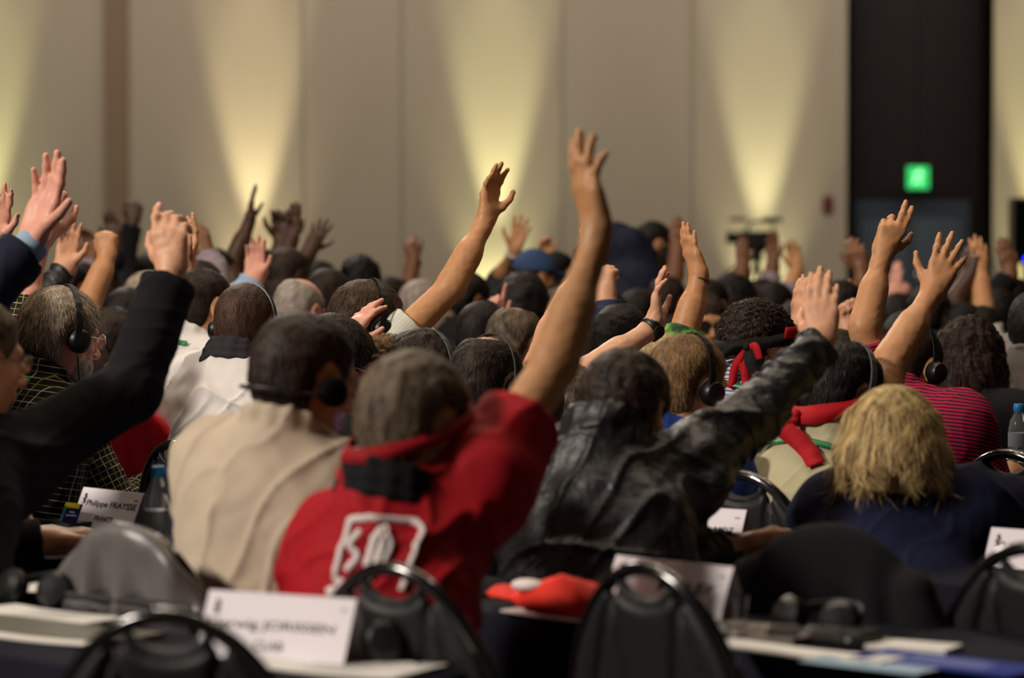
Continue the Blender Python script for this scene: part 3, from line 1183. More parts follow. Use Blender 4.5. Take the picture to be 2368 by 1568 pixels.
def x_bandana_red_tails(c):
    b = ring_around(c, .093, .112, -.028, .072, .052, M_BANDR, 'bandana')
    K, lat, out = V3(.008, -.124, -.100), V3(.82, .57, 0), V3(.57, -.82, 0)
    o = MB().lathe([(.004, -.012), (.012, -.006), (.014, 0), (.012, .006), (.004, .012)], hw(c, K + out * .004), c['M'] @ V3(1, .5, .3), 12).build('knot', M_BANDR, b, None, ang=70)
    o.location = tuple(-c['base'])

    def tl(pts, w, m_, sd):
        tail(c, b, [K + out * .006] + [K + lat * l + out * (.020 - z * .25) + V3(0, 0, z) for l, z in pts], w, m_, sd)
    tl([(.000, -.025), (-.010, -.045), (.026, -.062), (.066, -.085), (.105, -.125)], .046, M_BANDR, 2)
    tl([(-.040, -.020), (-.085, -.060), (-.130, -.105), (-.170, -.150)], .028, M_BANDR, 1)
    # white printed characters near the temple
    m = MB()
    for (a0, z0, dx, dz) in ((28, .040, .006, .004), (31, .028, .007, -.004), (35, .040, .003, .008), (39, .037, .007, .001), (43, .044, .002, -.008),
                             (46, .032, .006, .005), (33, .024, .004, .0), (41, .027, .003, .004)):
        a = math.radians(a0)
        p = V3(math.cos(a) * .0955, -.012 + math.sin(a) * .1145, z0)
        tdir = V3(-math.sin(a), math.cos(a), 0)
        m.tube([hw(c, p - tdir * dx - V3(0, 0, dz)), hw(c, p + tdir * dx + V3(0, 0, dz))], .0014, 5)
    m.build('white_print', M_WHITEP, b, None, True).location = tuple(-c['base'])


def x_bandana_blur(c):
    ring_around(c, .088, .108, -.016, .070, .030, mat('dark_red_bandana', srgb(140, 10, 24), .75, spec=.2), 'bandana')


def push(c, p, gap):
    """moves a point out of the shirt"""
    for _ in range(4):
        k = int(((c['sv'] - p) ** 2).sum(1).argmin())
        e = float((p - c['sv'][k]) @ c['sn'][k])
        if e >= gap:
            break
        p = p + c['sn'][k] * (gap - e)
    return p


def x_lanyard(c):
    """a green ribbon lying on the shirt below the collar"""
    m = MB()
    pts, sd = [], []
    lo = (c['sv'] - c['N']) @ c['T']
    an, rd = np.degrees(np.arctan2(lo[:, 1], lo[:, 0])), np.hypot(lo[:, 0], lo[:, 1])
    for x in range(-148, -31, 8):
        z = .002 - .014 * abs(math.cos(math.radians(x)))
        ok = (np.abs(an - x) < 7) & (np.abs(lo[:, 2] - z) < .010) & (rd < .155)
        r_ = (np.percentile(rd[ok], 85) if ok.any() else .10) + .005
        a = math.radians(x)
        pts.append(c['N'] + c['T'] @ V3(math.cos(a) * r_, math.sin(a) * r_, z))
        sd.append(nrm(c['U'] + c['T'] @ V3(-math.cos(a), -math.sin(a), 0) * .7) * .0085)
    pts = [pts[0]] + [(pts[i - 1] + pts[i] * 2 + pts[i + 1]) / 4 for i in range(1, len(pts) - 1)] + [pts[-1]]
    m.strip(pts, sd, .002)
    m.build('lanyard', M_GREENL, c['root'], c['base'], True)


def x_scarf(c, col='charcoal'):
    V = Vol(.006)
    for i, (dz, rr) in enumerate(((-.018, .084), (.004, .080), (.026, .073))):
        ring = [c['N'] + c['U'] * (.018 + dz) + c['Ft'] * .012 + c['T'] @ V3(math.cos(a) * rr, math.sin(a) * rr * .95, -math.sin(a) * .02) for a in
                [math.radians(x) for x in range(0, 360, 24)]]
        for a in range(15):
            V.cone(ring[a], ring[(a + 1) % 15], .016, .016, .006)
    v, q = V.mesh()
    n = vnormals(v, q)
    v = v + n * (wob(v * np.array((1, 1, 3.)), 60, 4, 2) * .0016)[:, None]
    mkmesh('scarf', v, q, CL[col], c['root'], True, c['base'])


def wristband(c, sd, d, mat_, w=.012, r=.032, name='wristband', dial=False):
    S, E, W = c['arms'][sd][:3]
    ax = nrm(E - W)
    ce = W + ax * d
    e1 = nrm(np.cross(ax, V3(.2, .3, 1)))
    e2 = np.cross(ax, e1)
    pts = [ce + r * (e1 * math.cos(a) + e2 * math.sin(a)) for a in [k * math.pi / 10 for k in range(20)]]
    o = MB().strip(pts, ax * w / 2, .004, True).build(name, mat_, c['root'], c['base'], True)
    if dial:
        dd = nrm(V3(.8, -.5, .1) - ax * (V3(.8, -.5, .1) @ ax))
        MB().lathe([(.016, .0), (.017, .008), (.012, .010), (.001, .010)], ce + dd * r, dd, 16).build('dial', M_BLKPL, o, None, ang=40).location = tuple(-c['base'])


def x_cuff(c, sd, col='lightblue', w=.045, r=.043):
    S, E, W = c['arms'][sd][:3]
    ax = nrm(W - E)
    V = Vol(.006)
    V.cone(W - ax * .05, W + ax * .012, r, r * .92, 0, cut=1.0)
    v, q = V.mesh()
    mkmesh('cuff', v, q, CL[col], c['root'], True, c['base'])


def x_shirt_logo(c):
    """the white number badge printed on the back of the red shirt"""
    N, T = c['N'], c['T']
    sv, sn = c['sv'], c['sn']
    lo = (sv - N) @ T
    keep = (sn @ T[:, 1]) < -.2
    LV, LS = lo[keep], sv[keep]
    Nn = sn[keep]

    def on(x, z):
        d = (LV[:, 0] - x) ** 2 + (LV[:, 2] - z) ** 2
        i = np.argsort(d)[:6]
        return LS[i].mean(0) + nrm(Nn[i].mean(0)) * .0035
    m = MB()

    def stroke(pts, w):
        out = []
        for i in range(len(pts) - 1):
            for k in range(6):
                t = k / 6
                out.append(on(pts[i][0] * (1 - t) + pts[i + 1][0] * t, pts[i][1] * (1 - t) + pts[i + 1][1] * t))
        out.append(on(*pts[-1]))
        sd = []
        for i in range(len(out)):
            d = nrm(out[min(i + 1, len(out) - 1)] - out[max(i - 1, 0)])
            sd.append(nrm(np.cross(d, T[:, 1])) * w / 2)
        m.strip(out, sd, .0015)
    cx, cz = .072, -.075
    sc = .78
    R = lambda pts: [(cx + a * sc, cz + b_ * sc) for a, b_ in pts]
    stroke(R([(-.072, -.075), (-.072, .055), (-.02, .060), (.045, .060), (.072, .035), (.072, -.085)]), .012)
    stroke(R([(-.072, -.075), (-.03, -.080)]), .010)
    stroke(R([(-.038, .035), (-.052, .0), (-.030, -.020), (-.045, -.055)]), .012)
    stroke(R([(.010, .045), (-.006, .01), (-.006, -.03), (.006, -.07), (.024, -.04), (.030, .01), (.010, .045)]), .014)
    stroke(R([(.012, .03), (.012, -.06)]), .018)
    stroke(R([(-.085, -.105), (-.05, -.090), (-.01, -.085)]), .018)
    m.build('white_badge', M_WHITEP, c['root'], c['base'], True)


def cap_obj(root, base, H, M, col, hs):
    V = Vol(.006)
    w_ = lambda p: H + M @ (np.asarray(p, float) * hs)
    V.ell(w_((0, -.012, .040)), np.array((.092, .112, .100)) * hs, M, 0)
    V.plane(w_((0, 0, .030)), M @ V3(0, .12, -1), H - .2, H + .2, .005)
    V.ell(w_((0, .125, .038)), np.array((.062, .06, .007)) * hs, M, .008)
    v, q = V.mesh()
    mkmesh('cap', v, q, CL[col], root, True, base)
    hair_obj(root, base, H, M, 'short', 'dark', 3, .007, 0, hs)


def x_eyes(c):
    for sx in (-1, 1):
        MB().lathe([(.0001, .0112), (.003, .011), (.0045, .0104)], hw(c, (sx * .032, .0735, .008)), c['M'] @ V3(0, 1, 0), 12).build('iris', M_DLENS, c['root'], c['base'], True)


def x_facehair(c, hm='grey'):
    V = Vol(.005)
    w_ = lambda p: hw(c, p)
    V.ell(w_((0, .030, -.068)), (.064, .070, .050), c['M'], 0)
    V.plane(w_((0, 0, -.045)), c['M'] @ V3(0, -.35, 1), c['H'] - .2, c['H'] + .2, .01)
    V.ell(w_((0, .10, -.060)), (.022, .03, .010), c['M'], .01, 'sub')
    v, q = V.mesh()
    n = vnormals(v, q)
    t = np.clip(.6 + .4 * wob(v, 150, 3), 0, 1)
    mkmesh('beard', v + n * (wob(v, 200, 2) * .001)[:, None], q, HM[hm], c['root'], True, c['base'], dict(tint=t))


EXTRAS = dict(headset=x_headset, earpiece=x_earpiece, glasses=x_glasses, band_curly=x_bandana_curly, band_tails=x_bandana_red_tails,
              band_blur=x_bandana_blur, lanyard=x_lanyard, scarf=x_scarf, wristband=wristband, cuff=x_cuff, logo=x_shirt_logo, eyes=x_eyes, beard=x_facehair)
# ------------------------------------------------------------------ the hall
M_WALL = mat('wall_fabric', srgb(150, 138, 122), .9, spec=.1, noise=(.35, .06), bump=(40, .1, .01))
M_FLOOR = mat('carpet', srgb(52, 42, 40), .95, noise=(3, .3), bump=(120, .5, .01))
M_CEIL = mat('ceiling_paint', srgb(70, 66, 62), .9)
M_WOOD = mat('dark_wood', srgb(24, 15, 12), .6, spec=.2, noise=(6, .35))
M_DOOR = mat('door_paint', srgb(52, 60, 68), .65, spec=.2)
M_FRAME = mat('frame_paint', srgb(96, 84, 70), .8)


def wx(px):
    return (px - 1184) / FPX * WY


def wz(py):
    return P(1184, py, WY)[2]


def struct(name, c, size, m, parent=None, bev=0.0):
    o = MB().box((0, 0, 0), size, bev=bev).build(name, m, parent)
    o.location = c
    if parent is None: o['kind'] = 'structure'
    return o


HT = 7.6
xa, xb = wx(1968), wx(2284)         # the recess with the exit door
struct('floor', (0, 17, -.05), (40, 44, .1), M_FLOOR)
struct('ceiling', (0, 17, HT + .05), (40, 44, .1), M_CEIL)
wl = struct('wall_back', ((-20 + xa) / 2, WY + .15, HT / 2), (xa + 20, .3, HT), M_WALL)
struct('wall_back', ((20 + xb) / 2, WY + .15, HT / 2), (20 - xb, .3, HT), M_WALL)
struct('wall_left', (-20.1, 17, HT / 2), (.2, 44, HT), M_WALL)
struct('wall_right', (20.1, 17, HT / 2), (.2, 44, HT), M_WALL)
struct('wall_front', (0, -5.1, HT / 2), (40, .2, HT), M_WALL)
# panelled recess of dark wood
struct('wall_recess', ((xa + xb) / 2, WY + .80, HT / 2), (xb - xa + .4, .1, HT), M_WOOD)
struct('trim_1', (xa - .03, WY + .38, HT / 2), (.06, .76, HT), M_FRAME)
struct('trim_2', (xb + .03, WY + .38, HT / 2), (.06, .76, HT), M_WOOD)
dtop = wz(462)
d = struct('door_1', ((xa + wx(2262)) / 2 + .06, WY + .70, dtop / 2), (wx(2258) - xa - .1, .08, dtop), M_DOOR)
x0, x1 = xa + .1, wx(2258)
for k in range(2):
    xc = x0 + (x1 - x0) * (.27 + .46 * k)
    p = MB().box((0, 0, 0), ((x1 - x0) * .42, .02, dtop - .5), bev=.006).build('door_panel', mat('door_panel', srgb(68, 76, 84), .6, spec=.2), d)
    p.location = (xc - d.location.x, -.05, .0)
p = MB().tube([(0, 0, 0), (0, -.06, 0), (0, -.06, -.3), (0, 0, -.3)], .012).build('door_handle', M_METAL, d, None, True)
p.location = (.06, -.05, .1)
# vertical joint and downstand on the wall
struct('trim_3', (wx(272), WY - .03, HT / 2), (wx(298) - wx(246), .07, HT), mat('wall_batten', srgb(112, 92, 72), .85))
for i, px in enumerate((1300, 700, 930, 1600)):
    struct('trim_%d' % (4 + i), (wx(px), WY - .004, HT / 2), (.02, .02, HT), mat('wall_seam', srgb(124, 114, 100), .9))
struct('baseboard_back', ((-20 + xa) / 2, WY - .02, .06), (xa + 20, .03, .12), M_WOOD)

# exit sign
c = P(2122, 411, WY + .35)
root = empty('exit_sign', c, 'green illuminated exit sign hanging in the dark recess above the door', 'exit sign')
MB().box((0, 0, 0), (.33, .06, .34), bev=.008).build('sign_housing', M_BLKPL, root)
MB().box((0, -.034, 0), (.28, .008, .29)).build('sign_face', mat('exit_green', (.02, .3, .08), .4, emit=(.03, .62, .14, .8)), root)
_ms = mat('exit_symbol', (.5, .9, .6), .4, emit=(.3, 1, .42, 1.3))
m = MB()
m.lathe([(.022, -.002), (.022, .002)], (.02, -.041, .085), (0, 1, 0), 14)
m.tube([(.01, -.041, .055), (-.015, -.041, -.01)], .018, 6)
m.tube([(.005, -.041, .05), (.05, -.041, .02), (.07, -.041, .04)], .009, 6)
m.tube([(.005, -.041, .05), (-.04, -.041, .045), (-.06, -.041, .015)], .009, 6)
m.tube([(-.015, -.041, -.01), (.03, -.041, -.045), (.02, -.041, -.10)], .011, 6)
m.tube([(-.015, -.041, -.01), (-.04, -.041, -.06), (-.085, -.041, -.07)], .011, 6)
m.build('running_figure', _ms, root, None, True)
MB().tube([(0, 0, .17), (0, 0, HT - c[2])], .008).build('hanging_rod', M_BLKPL, root, None, True)

# fire alarm on the wall
c = P(1914, 472, WY - .03)
root = empty('fire_alarm', c, 'dark red fire alarm unit fixed to the wall left of the recess', 'alarm')
MB().box((0, 0, 0), (.12, .06, .22), bev=.015).build('alarm_body', mat('alarm_red', srgb(92, 16, 18), .4), root)
MB().lathe([(.045, 0), (.045, .01), (.03, .02), (.001, .022)], (0, -.03, .02), (0, -1, 0), 18).build('sounder', mat('alarm_dark', srgb(60, 10, 12), .4), root, None, True)

# loudspeaker column at the right edge
c = P(2372, 590, 24)
root = empty('loudspeaker', (c[0], c[1], 0), 'black loudspeaker cabinet on a stand at the right edge', 'speaker')
zt = P(2372, 458, 24)[2]
MB().box((0, 0, zt - .28), (.26, .3, .56), bev=.02).build('cabinet', M_BLKPL, root, ang=40)
MB().box((0, -.155, zt - .28), (.22, .01, .5)).build('grille', M_FOAM, root)
MB().lathe([(.012, 0), (.012, .008), (.001, .009)], (-.03, -.16, P(2366, 598, 24)[2]), (0, -1, 0), 14).build('power_light', mat('blue_led', (0, 0, 1), .3, emit=(.01, .02, 1, 9)), root)
MB().tube([(0, 0, .05), (0, 0, zt - .56)], .02).build('pole', M_BLKPL, root, None, True)
for k in range(3):
    a = k * 2.09
    MB().tube([(0, 0, .5), (.4 * math.cos(a), .4 * math.sin(a), .02)], .012).build('leg', M_BLKPL, root, None, True)

# video camera on its tripod in front of the far wall
c = P(1750, 555, 26)
root = empty('video_camera', (c[0], c[1], 0), 'black video camera with top handle on a tall tripod before the wall light', 'video camera')
zc = c[2]
MB().box((0, 0, zc), (.36, .18, .16), bev=.02).build('camera_body', M_BLKPL, root, ang=40)
MB().lathe([(.05, 0), (.05, .10), (.06, .11), (.06, .14), (.001, .14)], (-.14, -.0, zc + .01), (-1, 0, .12), 18).build('camera_lens', M_BLKPL, root, ang=40)
MB().tube([(.15, 0, zc + .07), (.15, 0, zc + .17), (-.05, 0, zc + .17), (-.1, 0, zc + .08)], .014).build('top_handle', M_BLKPL, root, None, True)
MB().box((.14, 0, zc + .19), (.20, .05, .04), bev=.008).build('viewfinder', M_BLKPL, root)
MB().box((-.17, 0, zc + .19), (.16, .05, .03), bev=.006).build('microphone', M_FOAM, root)
MB().tube([(.05, 0, zc - .06), (-.32, -.1, zc - .34)], .016).build('pan_handle', M_BLKPL, root, None, True)
MB().lathe([(.06, 0), (.05, .08), (.09, .10), (.09, .12)], (0, 0, zc - .2), (0, 0, 1), 18).build('tripod_head', M_BLKPL, root, ang=40)
for k in range(3):
    a = k * 2.09 + .5
    MB().tube([(0, 0, zc - .18), (.45 * math.cos(a), .45 * math.sin(a), .02)], .016).build('leg', M_BLKPL, root, None, True)

# uplight housings on the floor by the wall
for i, (px, lb) in enumerate(((-35, 'leftmost floor uplight by the wall'), (600, 'floor uplight second from the left, by the wall'),
                              (1160, 'middle floor uplight under the brightest wall beam'), (1760, 'floor uplight behind the video camera'),
                              (2400, 'rightmost floor uplight right of the recess'))):
    MBo = MB().lathe([(.11, 0), (.11, .12), (.09, .13), (.09, .02), (.001, .02)], (0, 0, 0), (0, 0, 1), 20)
    o = MBo.build('floor_uplight', M_BLKPL, None, ang=40)
    o.location = ((px - 1184) / FPX * WY, WY - .55, 0)
    tag(o, 'small black ' + lb, 'uplight', 'floor uplights')

# ------------------------------------------------------------------ tables
AU = 42.0
RU, FU = rz(AU)


def uv(u, v, z=0.0):
    return FU * u + RU * v + V3(0, 0, z)


def PT(px, py, z=.748):
    """the point on a table top seen at an image point"""
    p1 = P(px, py, 1.0)
    d = p1 - V3(0, 0, CAMZ)
    return V3(0, 0, CAMZ) + d * ((z - CAMZ) / d[2])


M_TCLOTH = mat('tablecloth_dark', srgb(22, 23, 34), .9, spec=.15, bump=(300, .2, .002))
M_TTOP = mat('table_board', srgb(90, 80, 70), .6)


def table(u0, u1, v0, v1, lab):
    c = uv((u0 + u1) / 2, (v0 + v1) / 2)
    root = empty('table', c, 'folding table under the dark cloth, ' + lab, 'table', 'conference tables')
    Mt = np.array([RU, FU, V3(0, 0, 1)]).T
    hw_, hd = (v1 - v0) / 2 - .01, (u1 - u0) / 2 - .01
    MB().box((0, 0, .728), (2 * hw_, 2 * hd, .02), Mt).build('tabletop', M_TTOP, root)
    for sx in (-1, 1):
        for sy in (-1, 1):
            p = Mt @ V3(sx * (hw_ - .08), sy * (hd - .06), 0)
            MB().tube([p + V3(0, 0, .0), p + V3(0, 0, .718)], .014).build('leg', M_METAL, root, None, True)
    # the cloth: a top with a wavy skirt
    r = random.Random(lab)
    per = []
    hw_ += .012
    hd += .012
    n1, n2 = int(2 * hw_ / .03), int(2 * hd / .03)
    for i in range(n1): per.append((-hw_ + 2 * hw_ * i / n1, -hd, 0, -1))
    for i in range(n2): per.append((hw_, -hd + 2 * hd * i / n2, 1, 0))
    for i in range(n1): per.append((hw_ - 2 * hw_ * i / n1, hd, 0, 1))
    for i in range(n2): per.append((-hw_, hd - 2 * hd * i / n2, -1, 0))
    v, f = [], []
    rows = ((.7445, -.004, 0), (.742, .001, 0), (.735, .004, .1), (.6, .006, .5), (.35, .012, 1), (.04, .018, 1.2))
    for (z, o, wv) in rows:
        for i, (x, y, nx, ny) in enumerate(per):
            q = o + wv * .010 * math.sin(i * .9 + 1.3 * math.sin(i * .31))
            v.append(Mt @ V3(x + nx * q, y + ny * q, z))
    n = len(per)
    for k in range(len(rows) - 1):
        for i in range(n):
            j = (i + 1) % n
            f.append((k * n + i, k * n + n + i, k * n + n + j, k * n + j))
    f.append(tuple(range(n)))
    m = MB()
    m.add(v, f)
    o = m.build('tablecloth', M_TCLOTH, None, None, ang=35)
    o.location = tuple(c)
    tag(o, 'dark navy tablecloth hanging to the floor, ' + lab, 'tablecloth', 'dark tablecloths')


table(2.84, 3.20, -5.30, -2.98, 'nearest row in the lower left corner')
table(3.76, 4.16, -5.60, -3.62, 'behind the grey jacket and the beige shirt')
table(3.76, 4.16, -3.58, -1.70, 'under the red cap and the lone glass')
table(4.98, 5.52, -7.40, -5.98, 'below the black headset on the left')
table(4.68, 5.12, -4.45, -2.40, 'where the leather-jacketed person writes')
table(5.95, 6.30, -7.4, -5.2, 'in front of the man in the white shirt')
table(6.72, 7.10, -5.40, -2.9, 'in front of the red headscarf wearer')
table(7.05, 7.40, -8.0, -5.6, 'left part of the middle of the hall')
table(5.46, 5.66, -5.18, -4.86, 'small one under the white-capped bottle')

# ------------------------------------------------------------------ chairs
M_TUBE = mat('chair_tube', srgb(15, 15, 17), .16, spec=.7, coat=.6)
M_PAD = mat('chair_vinyl', srgb(29, 30, 31), .5, spec=.3, bump=(260, .4, .002))
_ch = {}


def chair_parts():
    """round-backed stacking chair: local +y is the way one sits facing"""
    AX, AZ, ZC, ZT = .222, .36, .535, .895

    def arch(t, r=0.0):
        return V3(math.cos(t) * (AX + r), -.215 - .05 * math.sin(t), ZC + math.sin(t) * (AZ + r))
    pts = [V3(.20, .20, .02), V3(.205, -.02, .44), V3(.207, -.16, .47)] if False else []
    up = [arch(math.radians(a)) for a in range(0, 181, 6)]
    fr = MB().tube([V3(.205, -.30, .015), V3(.212, -.235, .40)] + up + [V3(-.212, -.235, .40), V3(-.205, -.30, .015)], .0125, 10)
    _ch['frame'] = ('back_frame', M_TUBE, fr)
    V = Vol(.006)

    def pad(X, Y, Z):
        k = np.sqrt((X / (AX - .004)) ** 2 + ((np.maximum(Z, ZC) - ZC) / (AZ - .004)) ** 2)
        d2 = (k - 1) * .2
        d2 = np.maximum(d2, .47 - Z)
        ga = (np.sqrt((X / .056) ** 2 + ((Z - (ZT - .012)) / .036) ** 2) - 1) * .040
        gb = Z - (ZT - .014) + X * 0
        d2 = np.maximum(d2, -np.maximum(ga, gb * 0 + ga))
        yc = -.215 - .05 * np.clip((Z - ZC) / AZ, 0, 1)
        th = .018
        # seams running from the hand hole down the pad
        for sx in (-1, 1):
            ln = np.abs(X - sx * (.075 + (ZT - .06 - Z) * -.16)) / 1.02
            th = th - .011 * np.exp(-(ln / .008) ** 2)
            ln = np.abs(X - sx * (.085 + (ZT - .06 - Z) * .33)) / 1.05
            th = th - .011 * np.exp(-(ln / .008) ** 2)
        th = th - .008 * np.exp(-((ga - .016) / .006) ** 2)
        d1 = np.abs(Y - yc) - th
        h = np.maximum(.022 - np.abs(d1 - d2), 0)
        return np.maximum(d1, d2) + h * h / .088
    V.op(pad, (-.24, -.30, .45), (.24, -.18, .92), 0)
    v, q = V.mesh()
    _ch['pad'] = ('backrest', M_PAD, (v, q))
    V = Vol(.01)
    V.ell((0, 0, .455), (.225, .225, .042), None, 0)
    V.plane((0, 0, .44), (0, 0, -1), (-.3, -.3, .3), (.3, .3, .6), .01)
    v, q = V.mesh()
    _ch['seat'] = ('seat', M_PAD, (v, q))
    _ch['l1'] = ('leg', M_TUBE, MB().tube([V3(.19, .19, .015), V3(.19, .15, .43), V3(.17, -.10, .435)], .0115, 8))
    _ch['l2'] = ('leg', M_TUBE, MB().tube([V3(-.19, .19, .015), V3(-.19, .15, .43), V3(-.17, -.10, .435)], .0115, 8))
    _ch['cr'] = ('crossbar', M_TUBE, MB().tube([V3(-.205, -.24, .40), V3(-.17, -.1, .432), V3(.17, -.1, .432), V3(.205, -.24, .40)], .010, 8))
    for k in list(_ch):
        nm, mt, g = _ch[k]
        if isinstance(g, MB):
            o = g.build(nm, mt, None, None, True)
        else:
            o = mkmesh(nm, g[0], g[1], mt)
        _ch[k] = (nm, o.data)
        bpy.data.objects.remove(o)


chair_parts()


def chair_at(top, yaw, label, group='round-backed black chairs'):
    """top: (px, py, s) of the top of the backrest"""
    p = PT(top[0], top[1], .905)
    Y = FPX / top[2]
    p = P(top[0], top[1], Y)
    R_, F_ = rz(yaw)
    c = p + F_ * .265
    root = empty('chair', (c[0], c[1], 0), label, 'chair', group)
    root.rotation_euler = (0, 0, -math.radians(yaw))
    dz = p[2] - .908
    for k, (nm, me) in _ch.items():
        o = bpy.data.objects.new(nm, me)
        COL.objects.link(o)
        o.parent = root
    root.scale = (1, 1, 1)
    return root


chair_at((385, 1412, 1660), 14, 'black round-backed chair in the lower left corner, nearest of all')
chair_at((905, 1292, 1450), 38, 'black round-backed chair behind the person in the red T-shirt')
chair_at((1492, 1342, 1450), 50, 'empty black round-backed chair before the bent white name card')
chair_at((1316, 1178, 1150), 46, 'black round-backed chair at the back of the leather jacket')
chair_at((1712, 1116, 1035), 42, 'black round-backed chair seen under the raised leather sleeve')
chair_at((2330, 1034, 940), 42, 'black round-backed chair at the right edge beyond the navy sweater')
chair_at((2390, 1312, 1360), 42, 'black round-backed chair in the lower right corner')
chair_at((400, 1032, 900), 50, 'black round-backed chair left of the beige shirt, behind the blue-capped bottle')
c1 = chair_at((345, 962, 850), 44, 'black round-backed chair hidden under the red jacket')
c2 = chair_at((306, 1196, 1285), 38, 'black round-backed chair hidden under the grey jacket')
c3 = chair_at((1935, 1250, 1290), 36, 'black round-backed chair under the black coat, behind the blonde person')


def drape(ch, label, cm, w=1.0, zlow=.42, seed=1, front=.03, flare=.10, name='jacket', nfold=13, up=0.0):
    """a garment hung over a chair back"""
    V = Vol(.008)
    AX, AZ, ZC = .240, .382 + up, .535

    def f(X, Y, Z):
        sc = np.maximum(Z, .54)
        k = np.sqrt((X / (AX * w + flare * np.clip((.80 - Z) / .4, 0, 1))) ** 2 + ((sc - ZC) / AZ) ** 2)
        d2 = (k - 1) * .18
        d2 = np.maximum(d2, zlow + .03 * np.sin(X * 18 + seed) - Z)
        yc = -.225 - .05 * np.clip((Z - ZC) / AZ, 0, 1) - .02
        fo = np.clip((.90 - Z) / .12, 0, 1)
        y0 = yc + fo * .010 * np.sin(X * nfold * 6.3 * .6 + 2.2 * np.sin(Z * 7 + seed) + seed)
        d1 = np.abs(Y - y0) - (.026 + .006 * fo * np.sin(X * nfold * 5 + seed * 2))
        h = np.maximum(.03 - np.abs(d1 - d2), 0)
        return np.maximum(d1, d2) + h * h / .12
    V.op(f, (-.36, -.36, zlow - .06), (.36, -.15, 1.0), 0)
    if front:
        V.cone((-.17, -.29, .80), (-.24, -.27, zlow + .05), .035, .045, .03)
        V.cone((.17, -.29, .80), (.24, -.27, zlow + .05), .035, .045, .03)
    v, q = V.mesh()
    n = vnormals(v, q)
    v = v + n * (.003 * wob(v, 26, seed, 3))[:, None]
    o = mkmesh(name, v, q, CL[cm] if cm in CL else cm, None)
    o.location = ch.location
    o.rotation_euler = ch.rotation_euler
    tag(o, label, name)
    return o


o = drape(c1, 'bright red jacket draped over a chair back on the left', mat('cloth_bright_red', srgb(196, 12, 30), .75, spec=.25, bump=(400, .3, .002)), zlow=.50, seed=2, flare=.06, front=0, nfold=22, up=.05)
M_GREYJ = mat('grey_shiny_cloth', srgb(96, 92, 92), .38, spec=.5, bump=(30, .4, .006))
o = drape(c2, 'shiny grey jacket hung over a chair in front of the beige shirt', M_GREYJ, zlow=.45, seed=4, flare=.07, front=0, nfold=17)
# its pocket flap
mm = MB().box((.02, -.308, .775), (.34, .016, .014), np.array([[1, 0, .0], [0, 1, 0], [-.12, 0, 1]]).T, bev=.004)
mm.build('seam', mat('grey_dark_trim', srgb(30, 28, 30), .6), o)
V = Vol(.008)
V.op(lambda X, Y, Z: np.maximum(np.maximum(np.abs(Y + .300 - .006 * np.sin(X * 40 + Z * 20)) - .014, np.abs(X - .01) - .175 - (.77 - Z) * .15), np.abs(Z - .60) - .17),
     (-.26, -.34, .42), (.26, -.26, .78), 0)
v, q = V.mesh()
mkmesh('lower_panel', v, q, mat('grey_mesh_panel', srgb(58, 52, 52), .6, bump=(30, .4, .006)), o)
o = drape(c3, 'black wool coat draped over the chair behind the blonde person', 'black', w=1.08, zlow=.40, seed=7, flare=.16, name='coat')

# ------------------------------------------------------------------ things on the tables
M_CARD = mat('card_white', srgb(226, 218, 226), .6)
M_PAPER = mat('paper_white', srgb(224, 220, 214), .7)
M_INK = mat('ink', srgb(28, 24, 34), .6)
M_GLASSC = mat('clear_glass', (.95, .97, .97), .03, trans=1.0, ior=1.45)
M_PET = mat('clear_plastic', (.86, .92, .95), .06, trans=.92, ior=1.2)


def textmesh(txt, size, align='LEFT'):
    cu = bpy.data.curves.new('t', 'FONT')
    cu.body = txt
    cu.size = size
    cu.align_x = align
    cu.extrude = .0003
    cu.offset = .018
    o = bpy.data.objects.new('t', cu)
    COL.objects.link(o)
    dg = bpy.context.evaluated_depsgraph_get()
    me = bpy.data.meshes.new_from_object(o.evaluated_get(dg))
    bpy.data.objects.remove(o)
    v = np.array([tuple(x.co) for x in me.vertices])
    f = [tuple(p.vertices) for p in me.polygons]
    bpy.data.meshes.remove(me)
    return v, f


def text_on(parent, txt, o3, X, Z, Yn, width, mat_, align='LEFT', height=None):
    """lettering whose baseline starts at o3, along X, upright Z"""
    v, f = textmesh(txt, 1.0, 'LEFT')
    wd = v[:, 0].max() - v[:, 0].min()
    sc = width / wd
    sz = sc if height is None else height / .7
    pts = [np.asarray(o3) + X * ((a[0] - v[:, 0].min()) * sc) + Z * (a[1] * sz) + Yn * a[2] for a in v]
    m = MB()
    m.add(pts, f)
    return m.build('lettering', mat_, parent)


